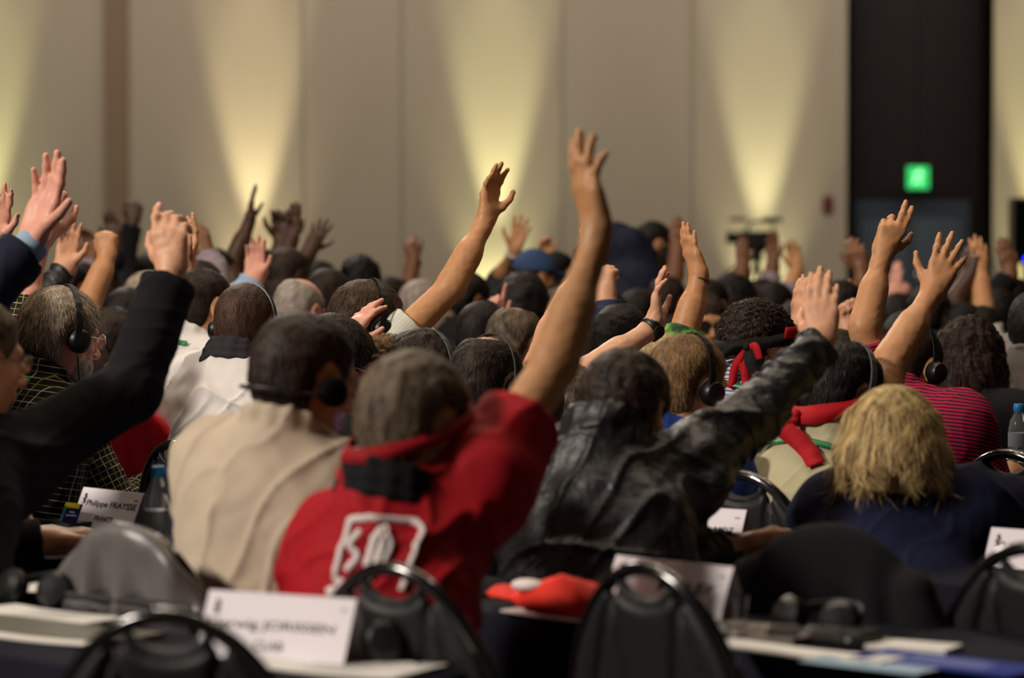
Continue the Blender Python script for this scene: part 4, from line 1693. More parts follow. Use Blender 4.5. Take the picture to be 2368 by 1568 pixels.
def name_card(base, yaw, wd, ht, label, lines, group='folded name cards', logo=True, tilt=24):
    """tent card; base = image point of the middle of its front bottom edge. lines: (text, x0, z0, width) in metres on the panel"""
    p = PT(base[0], base[1], .7465)
    R_, F_ = rz(yaw)
    root = empty('name_card', p, label, 'name card', group)
    a = math.radians(tilt)
    Zp = V3(0, 0, 1) * math.cos(a) + F_ * math.sin(a)
    Zb = V3(0, 0, 1) * math.cos(a) - F_ * math.sin(a)
    back = F_ * 2 * math.sin(a) * ht
    th = .0012
    m = MB()
    for (o3, Z, s) in ((V3(0, 0, 0), Zp, -1), (back, Zb, 1)):
        nn = nrm(np.cross(R_, Z)) * th
        v = [o3 - R_ * wd / 2, o3 + R_ * wd / 2, o3 + R_ * wd / 2 + Z * ht, o3 - R_ * wd / 2 + Z * ht]
        v = [x for x in v] + [x + nn * s * -1 for x in v]
        m.add(v, [(0, 1, 2, 3), (7, 6, 5, 4), (0, 4, 5, 1), (1, 5, 6, 2), (2, 6, 7, 3), (3, 7, 4, 0)])
    m.build('card', M_CARD, root)
    nn = nrm(np.cross(R_, Zp)) * 1.0
    if nn @ F_ > 0: nn = -nn
    for (t, x0, z0, w_, hh) in lines:
        text_on(root, t, R_ * (x0 - wd / 2) + Zp * z0 + nn * .0014, R_, Zp, nn, w_, M_INK, height=hh)
    if logo:
        m = MB()
        o3 = R_ * (-wd / 2 + .022) + Zp * (ht - .034) + nn * .0014
        for (x, z, r) in ((0, .016, .0045), (.003, .010, .004), (-.003, .006, .0035), (.002, .001, .0045)):
            m.lathe([(r, 0), (r, .0006)], o3 + R_ * x + Zp * z, nn, 10)
        m.box(o3 - Zp * .004, (.012, .001, .002), np.array([R_, nn, Zp]).T)
        m.build('emblem', M_INK, root)
        MB().box(R_ * (wd / 2 - .018) + Zp * (ht - .02) + nn * .0014, (.014, .0006, .003), np.array([R_, nn, Zp]).T).build('small_print', mat('ink_grey', srgb(120, 116, 124), .6), root)
    return root


name_card((620, 1530), 26, .275, .112, 'blurred white name card on the nearest table by the red T-shirt',
          [('Herwig JORISSEN', .012, .052, .235, .0145), ('CLAB', .105, .018, .055, .0145)])
name_card((1520, 1436), 44, .275, .112, 'white name card behind the empty chair, right of the red cap', [('MILLER', .118, .056, .135, .020)])
name_card((232, 1222), 46, .238, .095, 'white name card with a blue leaflet, beyond the grey jacket', [('Philippe FRAYSSE', .034, .052, .195, .014), ('FRANCE', .085, .017, .07, .0125)])
name_card((1606, 1268), 36, .22, .095, 'small white name card half hidden by the leather jacket', [('MOZ', .150, .040, .05, .0125)])
name_card((160, 1078), 48, .24, .10, 'white name card behind the black headset on the left table', [('VALENTINI'[-2:], .195, .052, .022, .0125)])
name_card((2372, 1318), 40, .20, .085, 'white name card cut off by the right edge, by a hand', [('n', .03, .05, .010, .010)])


def flat(px, py, sx, sy, yaw, mat_, name, label, cat, z=.7465, th=.003, group=None, bend=0.0):
    p = PT(px, py, z)
    R_, F_ = rz(yaw)
    Mt = np.array([R_, F_, V3(0, 0, 1)]).T
    v, f = [], []
    n = 8
    for k in (0, 1):
        for i in range(n + 1):
            for sg in (-1, 1):
                x = (i / n - .5) * sx
                zz = bend * (2 * i / n - 1) ** 2 + k * th
                v.append(Mt @ V3(x, sg * sy / 2, zz))
    q = 2 * (n + 1)
    for i in range(n):
        a = 2 * i
        f += [(q + a, q + a + 2, q + a + 3, q + a + 1), (a, a + 1, a + 3, a + 2), (a, a + 2, q + a + 2, q + a), (a + 1, q + a + 1, q + a + 3, a + 3)]
    f += [(0, q, q + 1, 1), (2 * n, 2 * n + 1, q + 2 * n + 1, q + 2 * n)]
    m = MB()
    m.add(v, f)
    o = m.build(name, mat_)
    o.location = tuple(p)
    if label: tag(o, label, cat, group)
    return o


def writing(o, sx, sy, yaw, col=None, n=7, th=.003, bend=0):
    """printed lines on a sheet"""
    R_, F_ = rz(yaw)
    Mt = np.array([R_, F_, V3(0, 0, 1)]).T
    m = MB()
    r = random.Random(int(sx * 1000 + yaw))
    for i in range(n):
        m.box(Mt @ V3(-.02 * r.random() * sx, (-.35 + .7 * i / (n - 1)) * sy, th + .0006), (sx * (.55 + .2 * r.random()), .003, .0005), Mt)
    m.build('printed_lines', col or mat('ink_grey', srgb(120, 116, 124), .6), o)


G_P = 'loose papers on the tables'
for (px, py, sx, sy, yw, lb) in ((40, 1350, .30, .21, 30, 'white paper sheet lying at the far left edge'),
                                 (90, 1430, .30, .16, 38, 'white paper under the small black object at the left'),
                                 (60, 1476, .32, .05, 36, 'long white paper edge on the nearest table, lower left'),
                                 (800, 1545, .28, .16, 30, 'white sheet at the bottom in front of the blurred name card'),
                                 (1330, 1432, .30, .06, 40, 'white papers below the red cap'),
                                 (1860, 1512, .34, .08, 40, 'white sheet under the black headset on the near right table'),
                                 (1760, 1335, .26, .07, 38, 'white sheet below the writing hand'),
                                 (175, 1228, .22, .10, 45, 'white paper in front of the card with the blue leaflet'),
                                 (290, 1118, .20, .05, 45, 'stack of white sheets below the black receiver box'),
                                 (1222, 1355, .05, .05, 40, 'small crumpled white paper left of the red cap'),
                                 (2290, 1055, .30, .20, 40, 'white sheet on the table behind the burgundy shirt, right edge')):
    o = flat(px, py, sx, sy, yw, M_PAPER, 'paper', lb, 'paper', group=G_P, bend=.004)
    if sy > .09: writing(o, sx, sy, yw)
o = flat(2190, 1535, .30, .12, 42, mat('brochure_blue', srgb(20, 44, 130), .7, spec=.2), 'brochure', 'dark blue brochure on the near right table', 'brochure', z=.7485)
writing(o, .24, .08, 42, mat('brochure_print', srgb(150, 160, 210), .5), 5)
flat(2010, 1540, .22, .07, 40, mat('brochure_pale', srgb(150, 178, 200), .5), 'brochure', 'pale blue leaflet beside the dark blue brochure', 'brochure', z=.7475)
flat(2100, 1500, .16, .08, 30, M_PAPER, 'notebook', 'cream notebook right of the black headset on the near table', 'notebook', th=.008)
flat(1745, 1470, .24, .14, 38, mat('folder_brown', srgb(104, 94, 84), .7), 'folder', 'grey brown folder under the glass', 'folder', th=.012)
flat(1770, 1306, .30, .10, 38, mat('folder_slate', srgb(70, 68, 80), .6), 'folder', 'dark slate folder under the writing hand', 'folder', th=.014)
flat(1340, 1408, .22, .10, 40, mat('folder_black', srgb(30, 30, 34), .5), 'folder', 'black folder right under the red cap', 'folder', th=.014)
flat(120, 1462, .40, .14, 36, mat('folder_olive', srgb(92, 90, 80), .7), 'folder', 'grey olive folder on the nearest table at the left', 'folder', th=.008)
o = flat(1795, 1278, .05, .012, 60, mat('highlighter', srgb(206, 214, 90), .4), 'pen', 'yellow pen beside the writing hand', 'pen', z=.762, th=.010)
flat(165, 1212, .12, .10, 46, mat('phone_black', srgb(14, 14, 16), .15), 'phone', 'black phone lying in front of the blue leaflet', 'phone', z=.7505, th=.009)

# leaflet leaning on the name card
p = PT(160, 1219, .7465)
R_, F_ = rz(46)
a = math.radians(24)
Zp = V3(0, 0, 1) * math.cos(a) + F_ * math.sin(a)
nn = nrm(np.cross(R_, Zp))
if nn @ F_ > 0: nn = -nn
p = p + nn * .004 - F_ * .004
Ml = np.array([R_, nn, Zp]).T
root = empty('leaflet', p, 'blue, green and yellow leaflet leaning on a name card', 'leaflet')
MB().box(Zp * .029, (.066, .0012, .058), Ml).build('sheet', mat('leaflet_navy', srgb(26, 34, 110), .4), root)
MB().box(Zp * .052 + nn * .001 - R_ * .004, (.058, .0008, .012), Ml).build('yellow_band', mat('leaflet_yellow', srgb(216, 196, 40), .4), root)
MB().box(Zp * .040 + nn * .001 - R_ * .029, (.010, .0008, .020), Ml).build('green_band', mat('leaflet_green', srgb(50, 150, 70), .4), root)
MB().box(Zp * .014 + nn * .001 - R_ * .029, (.010, .0008, .028), Ml).build('blue_band', mat('leaflet_sky', srgb(70, 150, 220), .4), root)
m = MB()
for k, (x, z, w_) in enumerate(((.004, .036, .020), (.010, .028, .030), (-.010, .027, .012), (.004, .008, .034))):
    m.box(R_ * x + Zp * z + nn * .0016, (w_, .0006, .004), Ml)
m.build('pale_print', mat('leaflet_print', srgb(190, 194, 220), .5), root)


def bottle(px, py, s, ht, cap, label, r=.030, z=.7465, full=True):
    """px,py = top of the cap"""
    top = P(px, py, FPX / s)
    zb = top[2] - ht
    root = empty('water_bottle', (top[0], top[1], zb), label, 'bottle')
    body = [(.001, 0), (r * .9, 0), (r, .008), (r, ht * .30), (r * .93, ht * .33), (r, ht * .36), (r, ht * .62), (r * .8, ht * .76), (r * .45, ht * .86), (.013, ht * .88), (.013, ht * .90)]
    MB().lathe(body, (0, 0, 0), (0, 0, 1), 28).build('bottle_body', M_PET, root, ang=50)
    MB().lathe([(.001, .002)] + [(a * .93, b_ + .001) for a, b_ in body[1:6]] + [(r * .93, ht * .55), (.001, ht * .55)], (0, 0, 0), (0, 0, 1), 24).build(
        'water', mat('water', (.9, .95, 1), .02, trans=1.0, ior=1.33), root, ang=50)
    MB().lathe([(.0145, ht * .89), (.0152, ht * .895), (.0152, ht * .985), (.013, ht), (.001, ht)], (0, 0, 0), (0, 0, 1), 24).build('cap', cap, root, ang=50)
    MB().lathe([(r + .0006, ht * .38), (r + .0006, ht * .58)], (0, 0, 0), (0, 0, 1), 24).build('bottle_label', mat('bottle_label', srgb(130, 140, 150), .4), root, ang=50)
    return root


bottle(366, 1078, 1120, .215, mat('cap_blue', srgb(36, 140, 214), .4), 'clear water bottle with a bright blue cap by the beige shirt')
bottle(1094, 958, 876, .215, mat('cap_white', srgb(200, 200, 220), .4), 'water bottle with a white cap beyond the red T-shirt')
bottle(2356, 934, 798, .20, mat('cap_blue', srgb(36, 140, 214), .4), 'water bottle with a blue cap at the right edge by the dark jacket')

# drinking glass
p = PT(1684, 1462, .759)
root = empty('drinking_glass', p, 'clear drinking glass lying by the white name card on the near right table', 'glass')
MB().lathe([(.001, 0), (.032, 0), (.036, .062), (.034, .062), (.030, .008), (.001, .008)], (0, 0, 0), (0, 0, 1), 28).build('tumbler', M_GLASSC, root, ang=50)

# red cap lying on the table
p = PT(1310, 1400, .762)
R_, F_ = rz(60)
V = Vol(.005)
Mc = np.array([R_, F_, V3(0, 0, 1)]).T
V.ell((0, 0, .0), (.100, .085, .048), Mc, 0)
V.plane((0, 0, .004), (0, 0, -1), (-.2, -.2, -.2), (.2, .2, .2), .006)
V.ell(-R_ * .11 - F_ * .02 + V3(0, 0, .010), (.085, .07, .010), Mc, .015)
V.cone(R_ * .02 - F_ * .02 + V3(0, 0, .022), R_ * .10 + V3(0, 0, .015), .034, .024, .02)
v, q = V.mesh()
n = vnormals(v, q)
v = v + n * (.005 * wob(v, 42, 3, 2))[:, None]
capo = mkmesh('cap', v, q, mat('cap_red_cloth', srgb(214, 44, 30), .75, spec=.25, bump=(400, .3, .002)), None)
capo.location = tuple(p)
tag(capo, 'crumpled orange red cap with a white patch on the near table', 'cap')
dd = nrm(V3(-.15, -.9, .35))
V = Vol(.004)
V.ell(-F_ * .060 - R_ * .035 + V3(0, 0, .036), (.038, .028, .012), Mc, 0)
v, q = V.mesh()
mkmesh('white_patch', v, q, M_WHITEP, capo)


def desk_headset(px, py, yaw, label, z=.7465):
    p = PT(px, py, z)
    R_, F_ = rz(yaw)
    root = empty('headset', p, label, 'headset')
    for sx in (-1, 1):
        c_ = R_ * sx * .055 + V3(0, 0, .036)
        MB().lathe([(.012, -.016), (.034, -.014), (.036, .002), (.024, .014), (.001, .016)], c_, nrm(-F_ * .8 + V3(0, 0, .3) + R_ * sx * .4), 20).build('ear_cup', M_BLKPL, root, ang=40)
        MB().lathe([(.020, -.026), (.033, -.024), (.035, -.016), (.02, -.014)], c_, nrm(-F_ * .8 + V3(0, 0, .3) + R_ * sx * .4), 20).build('ear_cushion', M_FOAM, root, ang=60)
    pts = [R_ * math.cos(a) * .075 + F_ * (math.sin(a) * .10) + V3(0, 0, .030 + .02 * math.sin(a)) for a in [math.radians(x) for x in range(0, 181, 12)]]
    MB().strip(pts, V3(0, 0, .008), .004).build('headband', M_BLKPL, root, None, True)
    pts = [R_ * .05 + V3(0, 0, .008) + R_ * (.02 * k) + F_ * (.03 * math.sin(k * 1.1)) for k in range(9)]
    MB().tube([x - V3(0, 0, .003) for x in pts], .0022, 6).build('cable', M_BLKPL, root, None, True)
    return root


desk_headset(200, 1100, 50, 'black headset lying on the left table before a name card')
desk_headset(1880, 1478, 40, 'black headset lying on the near right table')
desk_headset(815, 1530, 20, 'dark headset at the bottom, right end of the blurred name card')
desk_headset(75, 1405, 30, 'dark headset on white papers at the left edge')
for (px, py, lb, yw) in ((282, 1096, 'black interpretation receiver box with a short aerial on the left table', 52), (1960, 1490, 'black interpretation receiver right of the headset on the near right table', 44)):
    p = PT(px, py, .7465)
    R_, F_ = rz(yw)
    Mt = np.array([R_, F_, V3(0, 0, 1)]).T
    root = empty('receiver', p, lb, 'receiver')
    MB().box((0, 0, .014), (.10, .07, .026), Mt, bev=.004).build('receiver_case', M_BLKPL, root)
    MB().tube([R_ * -.03 + F_ * .02 + V3(0, 0, .026), R_ * -.03 + F_ * .02 + V3(0, 0, .050)], .002).build('aerial', M_METAL, root, None, True)
    MB().lathe([(.004, 0), (.004, .004)], R_ * .03 - F_ * .036 + V3(0, 0, .014), -F_, 10).build('knob', M_METAL, root)
    MB().box(V3(0, 0, .0275), (.05, .03, .001), Mt).build('display', mat('display_grey', srgb(60, 62, 60), .25), root)
# silver trinkets on the near headset
p = PT(1860, 1462, .80)
root = empty('sunglasses', p, 'pale folded sunglasses resting on the near right headset', 'sunglasses')
R_, F_ = rz(20)
for sx in (-1, 1):
    MB().box(R_ * sx * .035, (.055, .006, .020), np.array([R_, F_, V3(0, 0, 1)]).T, bev=.004).build('lens', M_METAL, root)
MB().tube([R_ * -.065, R_ * -.065 + F_ * .03, R_ * .05 + F_ * .035], .003).build('temple', M_METAL, root, None, True)


def laptop(px, py, Y, yaw, label, screen=(.22, .30, .9), st=2.2):
    """px,py = middle of the screen"""
    c_ = P(px, py, Y)
    R_, F_ = rz(yaw)
    zt = .7465
    root = empty('laptop', (c_[0] - F_[0] * .0, c_[1], zt), label, 'laptop')
    a = math.radians(14)
    Zp = V3(0, 0, 1) * math.cos(a) + F_ * math.sin(a)
    nn = nrm(np.cross(R_, Zp))
    if nn @ F_ > 0: nn = -nn
    Ml = np.array([R_, nn, Zp]).T
    MB().box(-F_ * .11 + V3(0, 0, .010), (.32, .22, .018), np.array([R_, F_, V3(0, 0, 1)]).T, bev=.004).build('keyboard_base', mat('laptop_grey', srgb(120, 120, 126), .4), root)
    lid = MB().box(Zp * .115 + V3(0, 0, .02), (.32, .008, .22), Ml, bev=.003).build('lid', M_BLKPL, root)
    sc = MB().box(Zp * .118 + V3(0, 0, .02) + nn * .005, (.285, .001, .185), Ml).build('screen', mat('screen_blue', (.1, .1, .1), .3, emit=screen + (st,)), lid)
    m = MB()
    for k in range(4):
        m.box(Zp * (.06 + .035 * k) + V3(0, 0, .02) + nn * .0058 + R_ * (-.06 + .03 * (k % 2)), (.10, .0005, .016), Ml)
    m.build('window_blocks', mat('screen_dark', (.02, .03, .2), .3, emit=(.05, .08, .5, .6)), lid)
    return root


laptop(1272, 1086, 6.42, 60, 'open laptop with a glowing blue screen left of the leather jacket')
laptop(352, 912, 8.45, 70, 'open dark laptop seen nearly edge-on between the checked and the white shirt', st=1.2)
laptop(250, 915, 7.9, 62, 'open laptop whose screen lights the face of the man in the checked shirt', screen=(.5, .42, .9), st=5)
# ------------------------------------------------------------------ who sits where
hide = dict(group=None)
X_, Y_ = V3(1, 0, 0), V3(0, 1, 0)

# ---- nearest row
person('person in black ribbed sweater at the left edge with one finger raised', (-58, 835, 1150), 50, 55, 10, lean=10, b=1.08, skin_='light', hair=('short', 'greybrown'),
       top=('plain', 'black'), near=.4, h=.005, sR=(40, 1060, .05), slack=.020, fold=.8,
       R=dict(e=(300, 905, .18), w=(398, 640, .30), t=(384, 446, .33), th=(-1, .25, 0), pose='beckon', size=.95, slv=1.93), extra=[('glasses', 'black')])
person('person in beige shirt seen from behind with short dark hair and a black earpiece', (708, 880, 1230), 44, 52, 16, lean=10, b=1.09, skin_='olive', hair=('short', 'dark'),
       top=('collar', 'beige'), near=.5, h=.005, fold=1.3, slack=.016, extra=['earpiece', ('glasses', 'black')], sL=(505, 1072, .08), sR=(778, 1135, -.05))
person('person in red T-shirt with a white badge on the back, arm raised highest of all', (963, 985, 1350), 42, 48, 18, lean=6, b=.99, neck=.125, skin_='olive', hair=('short', 'greybrown'),
       top=('plain', 'red'), near=.4, h=.005, sleeve=.62, slack=.026, fold=1.3, sL=(800, 1262, .05), sR=(1120, 1105, .0), roll=-8,
       L=dict(e=(742, 1420, .0), w=(800, 1470, .2), t=(860, 1462, .3), low=True, pose='relaxed'),
       R=dict(e=(1278, 850, .16), w=(1383, 548, .28), t=(1330, 312, .30), th=(-.45, .9, 0), pose='cup', slv=.52), extra=['band_blur', 'logo', ('scarf', 'black')])
person('person in shiny black leather jacket raising the right arm, seen from behind', (1446, 958, 1130), 30, 24, 22, lean=16, b=1.16, neck=.062, skin_='light', hair=('thick', 'dark'),
       top=('coat', 'leather'), near=.5, h=.005, fold=1.9, slack=.014, sR=(1590, 1090, .05), sL=(1310, 1075, .10),
       R=dict(e=(1748, 952, .22), w=(1895, 800, .36), t=(1905, 622, .42), th=(-1, .3, 0), pose='flat'),
       L=dict(e=(1600, 1290, .02), w=(1750, 1262, .12), t=(1852, 1244, .14), th=(.3, -.6, .8), pose='half', low=True, size=1.1))
person('person with blonde shoulder-length hair in a navy sweater, seen from behind', (2066, 1040, 1090), 22, 18, 10, lean=12, b=1.22, skin_='light', hair=('long', 'blonde'),
       top=('plain', 'navy'), near=1.0, h=.005, fold=1.0, slack=.026, sR=(2220, 1182, .0), sL=(1940, 1192, .1),
       R=dict(e=(2440, 1190, .15), w=(2600, 1010, .3), t=(2640, 850, .35), pose='open'), neck=.150)

# ---- in focus
person('person with black hair, grey headset and red headscarf with hanging tails, khaki shirt', (1950, 915, 965), 40, 55, 24, lean=16, b=1.42, skin_='tan', hair=('short', 'black'),
       top=('collar', 'khaki'), near=1.0, h=.0045, fold=.7, slack=.02, sR=(2010, 1010, .0), sL=(1792, 1068, .1), sleeve=.5, neck=.122,
       R=dict(e=(2058, 838, .10), w=(2160, 668, .20), t=(2212, 545, .22), th=(-1, .1, 0), pose='spread'), extra=[('headset', -.05, 'grey'), 'band_tails', 'lanyard'])
person('person with short sandy hair, black headset and blue shirt', (1592, 898, 960), 46, 58, 14, lean=14, b=1.0, skin_='light', hair=('short', 'sandy'),
       top=('collar', 'blue'), near=1.2, h=.0045, neck=.125, extra=['headset', 'lanyard'])
person('person with dark curly hair, black and red headscarf and blue striped shirt', (1755, 804, 880), 42, 60, 10, hs=.97, lean=12, b=1.02, skin_='light', hair=('curly', 'dark'),
       top=('collar', 'bluestripe'), near=1.2, h=.0045, fold=.6, extra=['band_curly', ('glasses', 'metal'), 'lanyard'])
person('person in burgundy striped polo shirt with a raised bare forearm', (2108, 852, 850), 42, 54, 18, lean=12, b=1.22, skin_='tan', hair=('crop', 'dark'),
       top=('collar', 'polo'), near=.8, h=.0045, fold=.5, sL=(2035, 915, .1), sleeve=.75, neck=.07,
       L=dict(e=(1998, 760, .08), w=(2040, 590, .16), t=(2092, 462, .18), th=(1, .1, .1), pose='two', slv=.80), extra=['headset', 'lanyard'])
person('grey-haired person with headset and glasses in a black checked shirt', (143, 780, 880), 56, 55, 12, lean=10, b=1.05, skin_='pink', hair=('thick', 'grey'),
       top=('collar', 'plaid'), near=1.3, h=.0045, fold=.7, sL=(60, 905, .05), sR=(160, 960, .0),
       L=dict(e=(42, 790, .12), w=(80, 625, .20), t=(112, 425, .22), th=(1, 0, .1), pose='half', slv=1.42),
       extra=[('headset', -.04, 'black', True), ('glasses', 'metal'), 'lanyard', ('beard', 'white')])
person('person with shaved head and headset in a white sweatshirt and dark scarf', (568, 758, 840), 24, 20, 14, lean=16, b=1.12, skin_='brown', hair=('crop', 'shaved'),
       top=('plain', 'white'), near=1.0, h=.0045, fold=1.5, slack=.024, sL=(458, 885, .1), extra=['headset', 'scarf'])
person('person in checked white shirt with headset, bare arm raised before the wall light', (852, 756, 810), 56, 62, 12, lean=10, b=1.0, skin_='tan', hair=('thick', 'brown'),
       top=('collar', 'check'), near=1.0, h=.0045, fold=.8, sR=(866, 838, -.05), sleeve=.75, slack=.02,
       R=dict(e=(1040, 668, .02), w=(1128, 492, .10), t=(1142, 378, .12), th=(.65, .7, 0), pose='open', slv=.50), extra=['headset', ('glasses', 'black')])
person('person with brown hair and thin glasses half hidden by the beige shirt wearer', (772, 848, 900), 60, 66, 22, lean=10, skin_='pink', hair=('thick', 'dark'),
       top=('plain', 'charcoal'), near=.8, h=.005, sL=(740, 900, .1),
       L=dict(e=(765, 850, .1), w=(812, 772, .16), t=(866, 684, .2), th=(.5, -.8, -.3), pose='open'), extra=[('glasses', 'metal')])
person('person wearing a watch, arm raised, beyond the raised bare arm in the middle', (1345, 948, 850), 50, 60, 10, lean=10, b=1.0, skin_='light', hair=('short', 'greybrown'),
       top=('collar', 'denim'), near=.6, h=.0045, sR=(1330, 1020, .0), sleeve=.35,
       R=dict(e=(1352, 868, .0), w=(1516, 735, .10), t=(1520, 618, .12), th=(.1, 1, 0), pose='open', slv=.3),
       extra=[('wristband', 'R', .015, M_BLKPL, .024, .034, 'watch', True), ('glasses', 'black')])
person('person with thinning dark hair and headset, bare arm raised behind the red sleeve', (1128, 890, 930), 40, 40, 16, lean=12, b=1.05, skin_='light', hair=('balding', 'dark'),
       top=('plain', 'brownc'), near=.8, h=.005, sR=(1225, 920, .1), sleeve=.3,
       R=dict(e=(1275, 780, .15), w=(1365, 600, .25), t=(1378, 455, .3), pose='flat', slv=.2), extra=['headset'])
person('person with a dark rounded haircut and headset in front of the curly blond head', (975, 884, 880), 40, 40, 14, lean=12, skin_='tan', hair=('bowl', 'dark'),
       top=('plain', 'black'), near=.7, h=.005, extra=[('headset', -.02, 'grey')])
person('person with curly blond hair mostly hidden by the red T-shirt wearer', (895, 890, 880), 40, 40, 14, lean=12, skin_='light', hair=('curly', 'sandy'), top=('plain', 'grey'), near=.7, h=.0055)
person('person with white and green lanyard collar and dark thinning hair', (472, 712, 760), 46, 50, 12, lean=12, skin_='tan', hair=('crop', 'dark'), top=('collar', 'white'), near=.7,
       h=.005, b=1.0, extra=['lanyard'])
person('person with pale blonde hair and a green printed sleeve raised', (1540, 888, 820), 40, 44, 10, lean=10, b=.95, skin_='tan', hair=('bob', 'paleblonde'), top=('plain', 'greenprint'), near=.8,
       h=.005, sR=(1565, 870, .0), slack=.014,
       R=dict(e=(1572, 800, .1), w=(1612, 622, .14), t=(1578, 520, .16), th=(-.5, .85, 0), pose='flat', slv=1.25),
       extra=[('wristband', 'R', .004, mat('bead_bracelet', srgb(70, 60, 40), .5), .006, .028, 'bracelet')])
person('person in a navy suit with pale cuff, hand raised at the left edge', (-190, 735, 1040), 42, 46, 10, lean=8, b=1.05, skin_='pink', hair=('short', 'dark'), top=('coat', 'navysuit'),
       h=.005, sR=(-110, 880, .0), slack=.022, fold=1.0,
       R=dict(e=(-62, 700, .1), w=(66, 590, .18), t=(136, 362, .2), th=(.80, -.6, .1), pose='gun', slv=1.86), extra=[('cuff', 'R', 'lightblue')])

# ---- behind the focus
person('person in a black leather jacket behind the checked shirt, hand raised', (52, 745, 720), 40, lean=8, skin_='light', hair=('short', 'black'), top=('coat', 'leather'),
       sR=(75, 760, .1), R=dict(e=(105, 690, .1), w=(152, 602, .14), t=(165, 510, .16), th=(.9, .2, 0), pose='open'), h=.006)
person('person with tanned forearm and raised fist behind the grey-haired head', (150, 750, 700), 40, lean=8, skin_='tan', hair=('short', 'dark'), top=('plain', 'brownc'), sleeve=.4,
       R=dict(e=(202, 705, .1), w=(248, 600, .15), t=(243, 535, .16), th=(-1, .2, 0), pose='fist', slv=.4), h=.006)
person('person with light slender hand raised beside the black ribbed sleeve', (420, 752, 760), 40, lean=8, skin_='light', hair=('short', 'dark'), top=('plain', 'charcoal'), sleeve=.5,
       R=dict(e=(392, 720, .1), w=(432, 610, .14), t=(456, 500, .16), th=(.5, -.85, 0), pose='open', slv=.5), h=.006)
person('person in lilac grey shirt behind the raised black sleeve', (345, 700, 560), 46, lean=14, b=1.15, skin_='tan', hair=('short', 'grey'), top=('collar', 'lilac'), h=.007)
person('person with a balding crown and white side hair', (695, 722, 640), 40, 40, 18, skin_='pink', hair=('ring', 'white'), top=('plain', 'grey'), near=.4, h=.006)
person('person with closely cropped dark hair behind the bald white-haired head', (762, 690, 580), 40, 44, 12, skin_='pink', hair=('crop', 'dark'), top=('plain', 'charcoal'), near=.3, h=.006)
person('person with wide dark brown hair between shaved head and grey crop', (665, 690, 520), 30, skin_='brown', hair=('bowl', 'dark'), top=('plain', 'brownc'), h=.007)
person('person with big round black hair before the grey wall', (835, 655, 480), 20, skin_='dark', hair=('bowl', 'black'), top=('plain', 'black'), h=.007)
person('person in dark cap left of the big round black hair', (742, 658, 440), 50, skin_='dark', hair=('short', 'black'), top=('plain', 'blacksuit'), h=.008)
person('person with grey balding crown and pink scalp patch beside the headset wearer', (1192, 798, 720), 36, 40, 20, skin_='light', hair=('balding', 'greybrown'), top=('plain', 'charcoal'), near=.6, h=.006)
person('person with black hair and wide headband behind the grey balding crown', (1118, 782, 700), 36, 40, 14, skin_='brown', hair=('crop', 'black'), top=('plain', 'black'), near=.4, h=.006, extra=['headset'])
person('person with large dark hair and a bit of red, below the blue cap', (1212, 712, 600), 30, skin_='brown', hair=('bowl', 'black'), top=('plain', 'darkred'), h=.007)
person('person in a blue knitted cap with one dark hand raised', (1238, 642, 480), 40, 60, skin_='tan', hair=('cap', 'denim'), top=('plain', 'black'), h=.007,
       L=dict(w=(1188, 582, .1), t=(1212, 500, .1), th=(-1, 0, 0), pose='spread', slv=1.25), extra=[('wristband', 'L', .01, CL['white'], .03, .034)])
person('person in dark glasses turned towards the camera beyond the green sleeve', (1632, 752, 580), 165, 168, 6, lean=4, skin_='olive', hair=('short', 'dark'), top=('collar', 'lilac'), near=.3, h=.006,
       extra=[('glasses', 'black', True, .026)])
person('person in slate blue sleeve with a raised closed hand right of the red arm', (1440, 800, 760), 40, lean=8, skin_='light', hair=('short', 'black'), top=('plain', 'slate'), h=.006,
       R=dict(e=(1412, 800, .1), w=(1400, 690, .12), t=(1394, 615, .13), th=(-.8, .5, 0), pose='fist', slv=1.95))
person('person whose single finger points up beside the dark headband', (1112, 830, 640), 40, lean=8, skin_='pink', hair=('short', 'dark'), top=('plain', 'blacksuit'), h=.006,
       R=dict(e=(1135, 790, .1), w=(1142, 716, .12), t=(1152, 652, .13), th=(1, 0, 0), pose='point'))
person('person showing two pale fingertips before the raised bare arm', (925, 905, 790), 40, lean=8, skin_='pink', hair=('short', 'dark'), top=('plain', 'grey'), h=.006,
       R=dict(e=(955, 860, .1), w=(965, 795, .12), t=(967, 712, .13), th=(-.6, .8, 0), pose='flat'))
person('person with pale hand raised just behind the big leather-sleeved hand', (1800, 900, 800), 40, lean=8, skin_='light', hair=('short', 'dark'), top=('plain', 'grey'), h=.006, sleeve=.3,
       R=dict(e=(1828, 800, .1), w=(1850, 722, .12), t=(1856, 640, .13), th=(-.6, .8, 0), pose='flat', slv=.3))
person('person with small pale fist raised left of the bare forearm', (1940, 850, 700), 40, lean=8, skin_='light', hair=('short', 'dark'), top=('plain', 'blue'), h=.006, sleeve=.4,
       R=dict(e=(1960, 820, .1), w=(1962, 752, .12), t=(1955, 698, .13), th=(.9, .3, 0), pose='fist', slv=.4))
person('person with long curly brown hair and black jacket on the right', (2245, 830, 720), 36, 30, 8, lean=10, b=1.1, skin_='light', hair=('long', 'curlybrown'), top=('coat', 'black'), near=1.0, h=.006)
person('person in speckled grey top at the right edge', (2400, 760, 700), 40, lean=12, b=1.2, skin_='brown', hair=('short', 'black'), top=('plain', 'grey'), h=.007, sL=(2350, 830, .1))
person('person with black hair and tan arm before the right wall light', (2312, 735, 520), 40, skin_='brown', hair=('short', 'black'), top=('plain', 'black'), h=.007,
       L=dict(e=(2295, 690, .1), w=(2332, 610, .1), t=(2312, 552, .1), th=(1, 0, 0), pose='flat', slv=1.85))
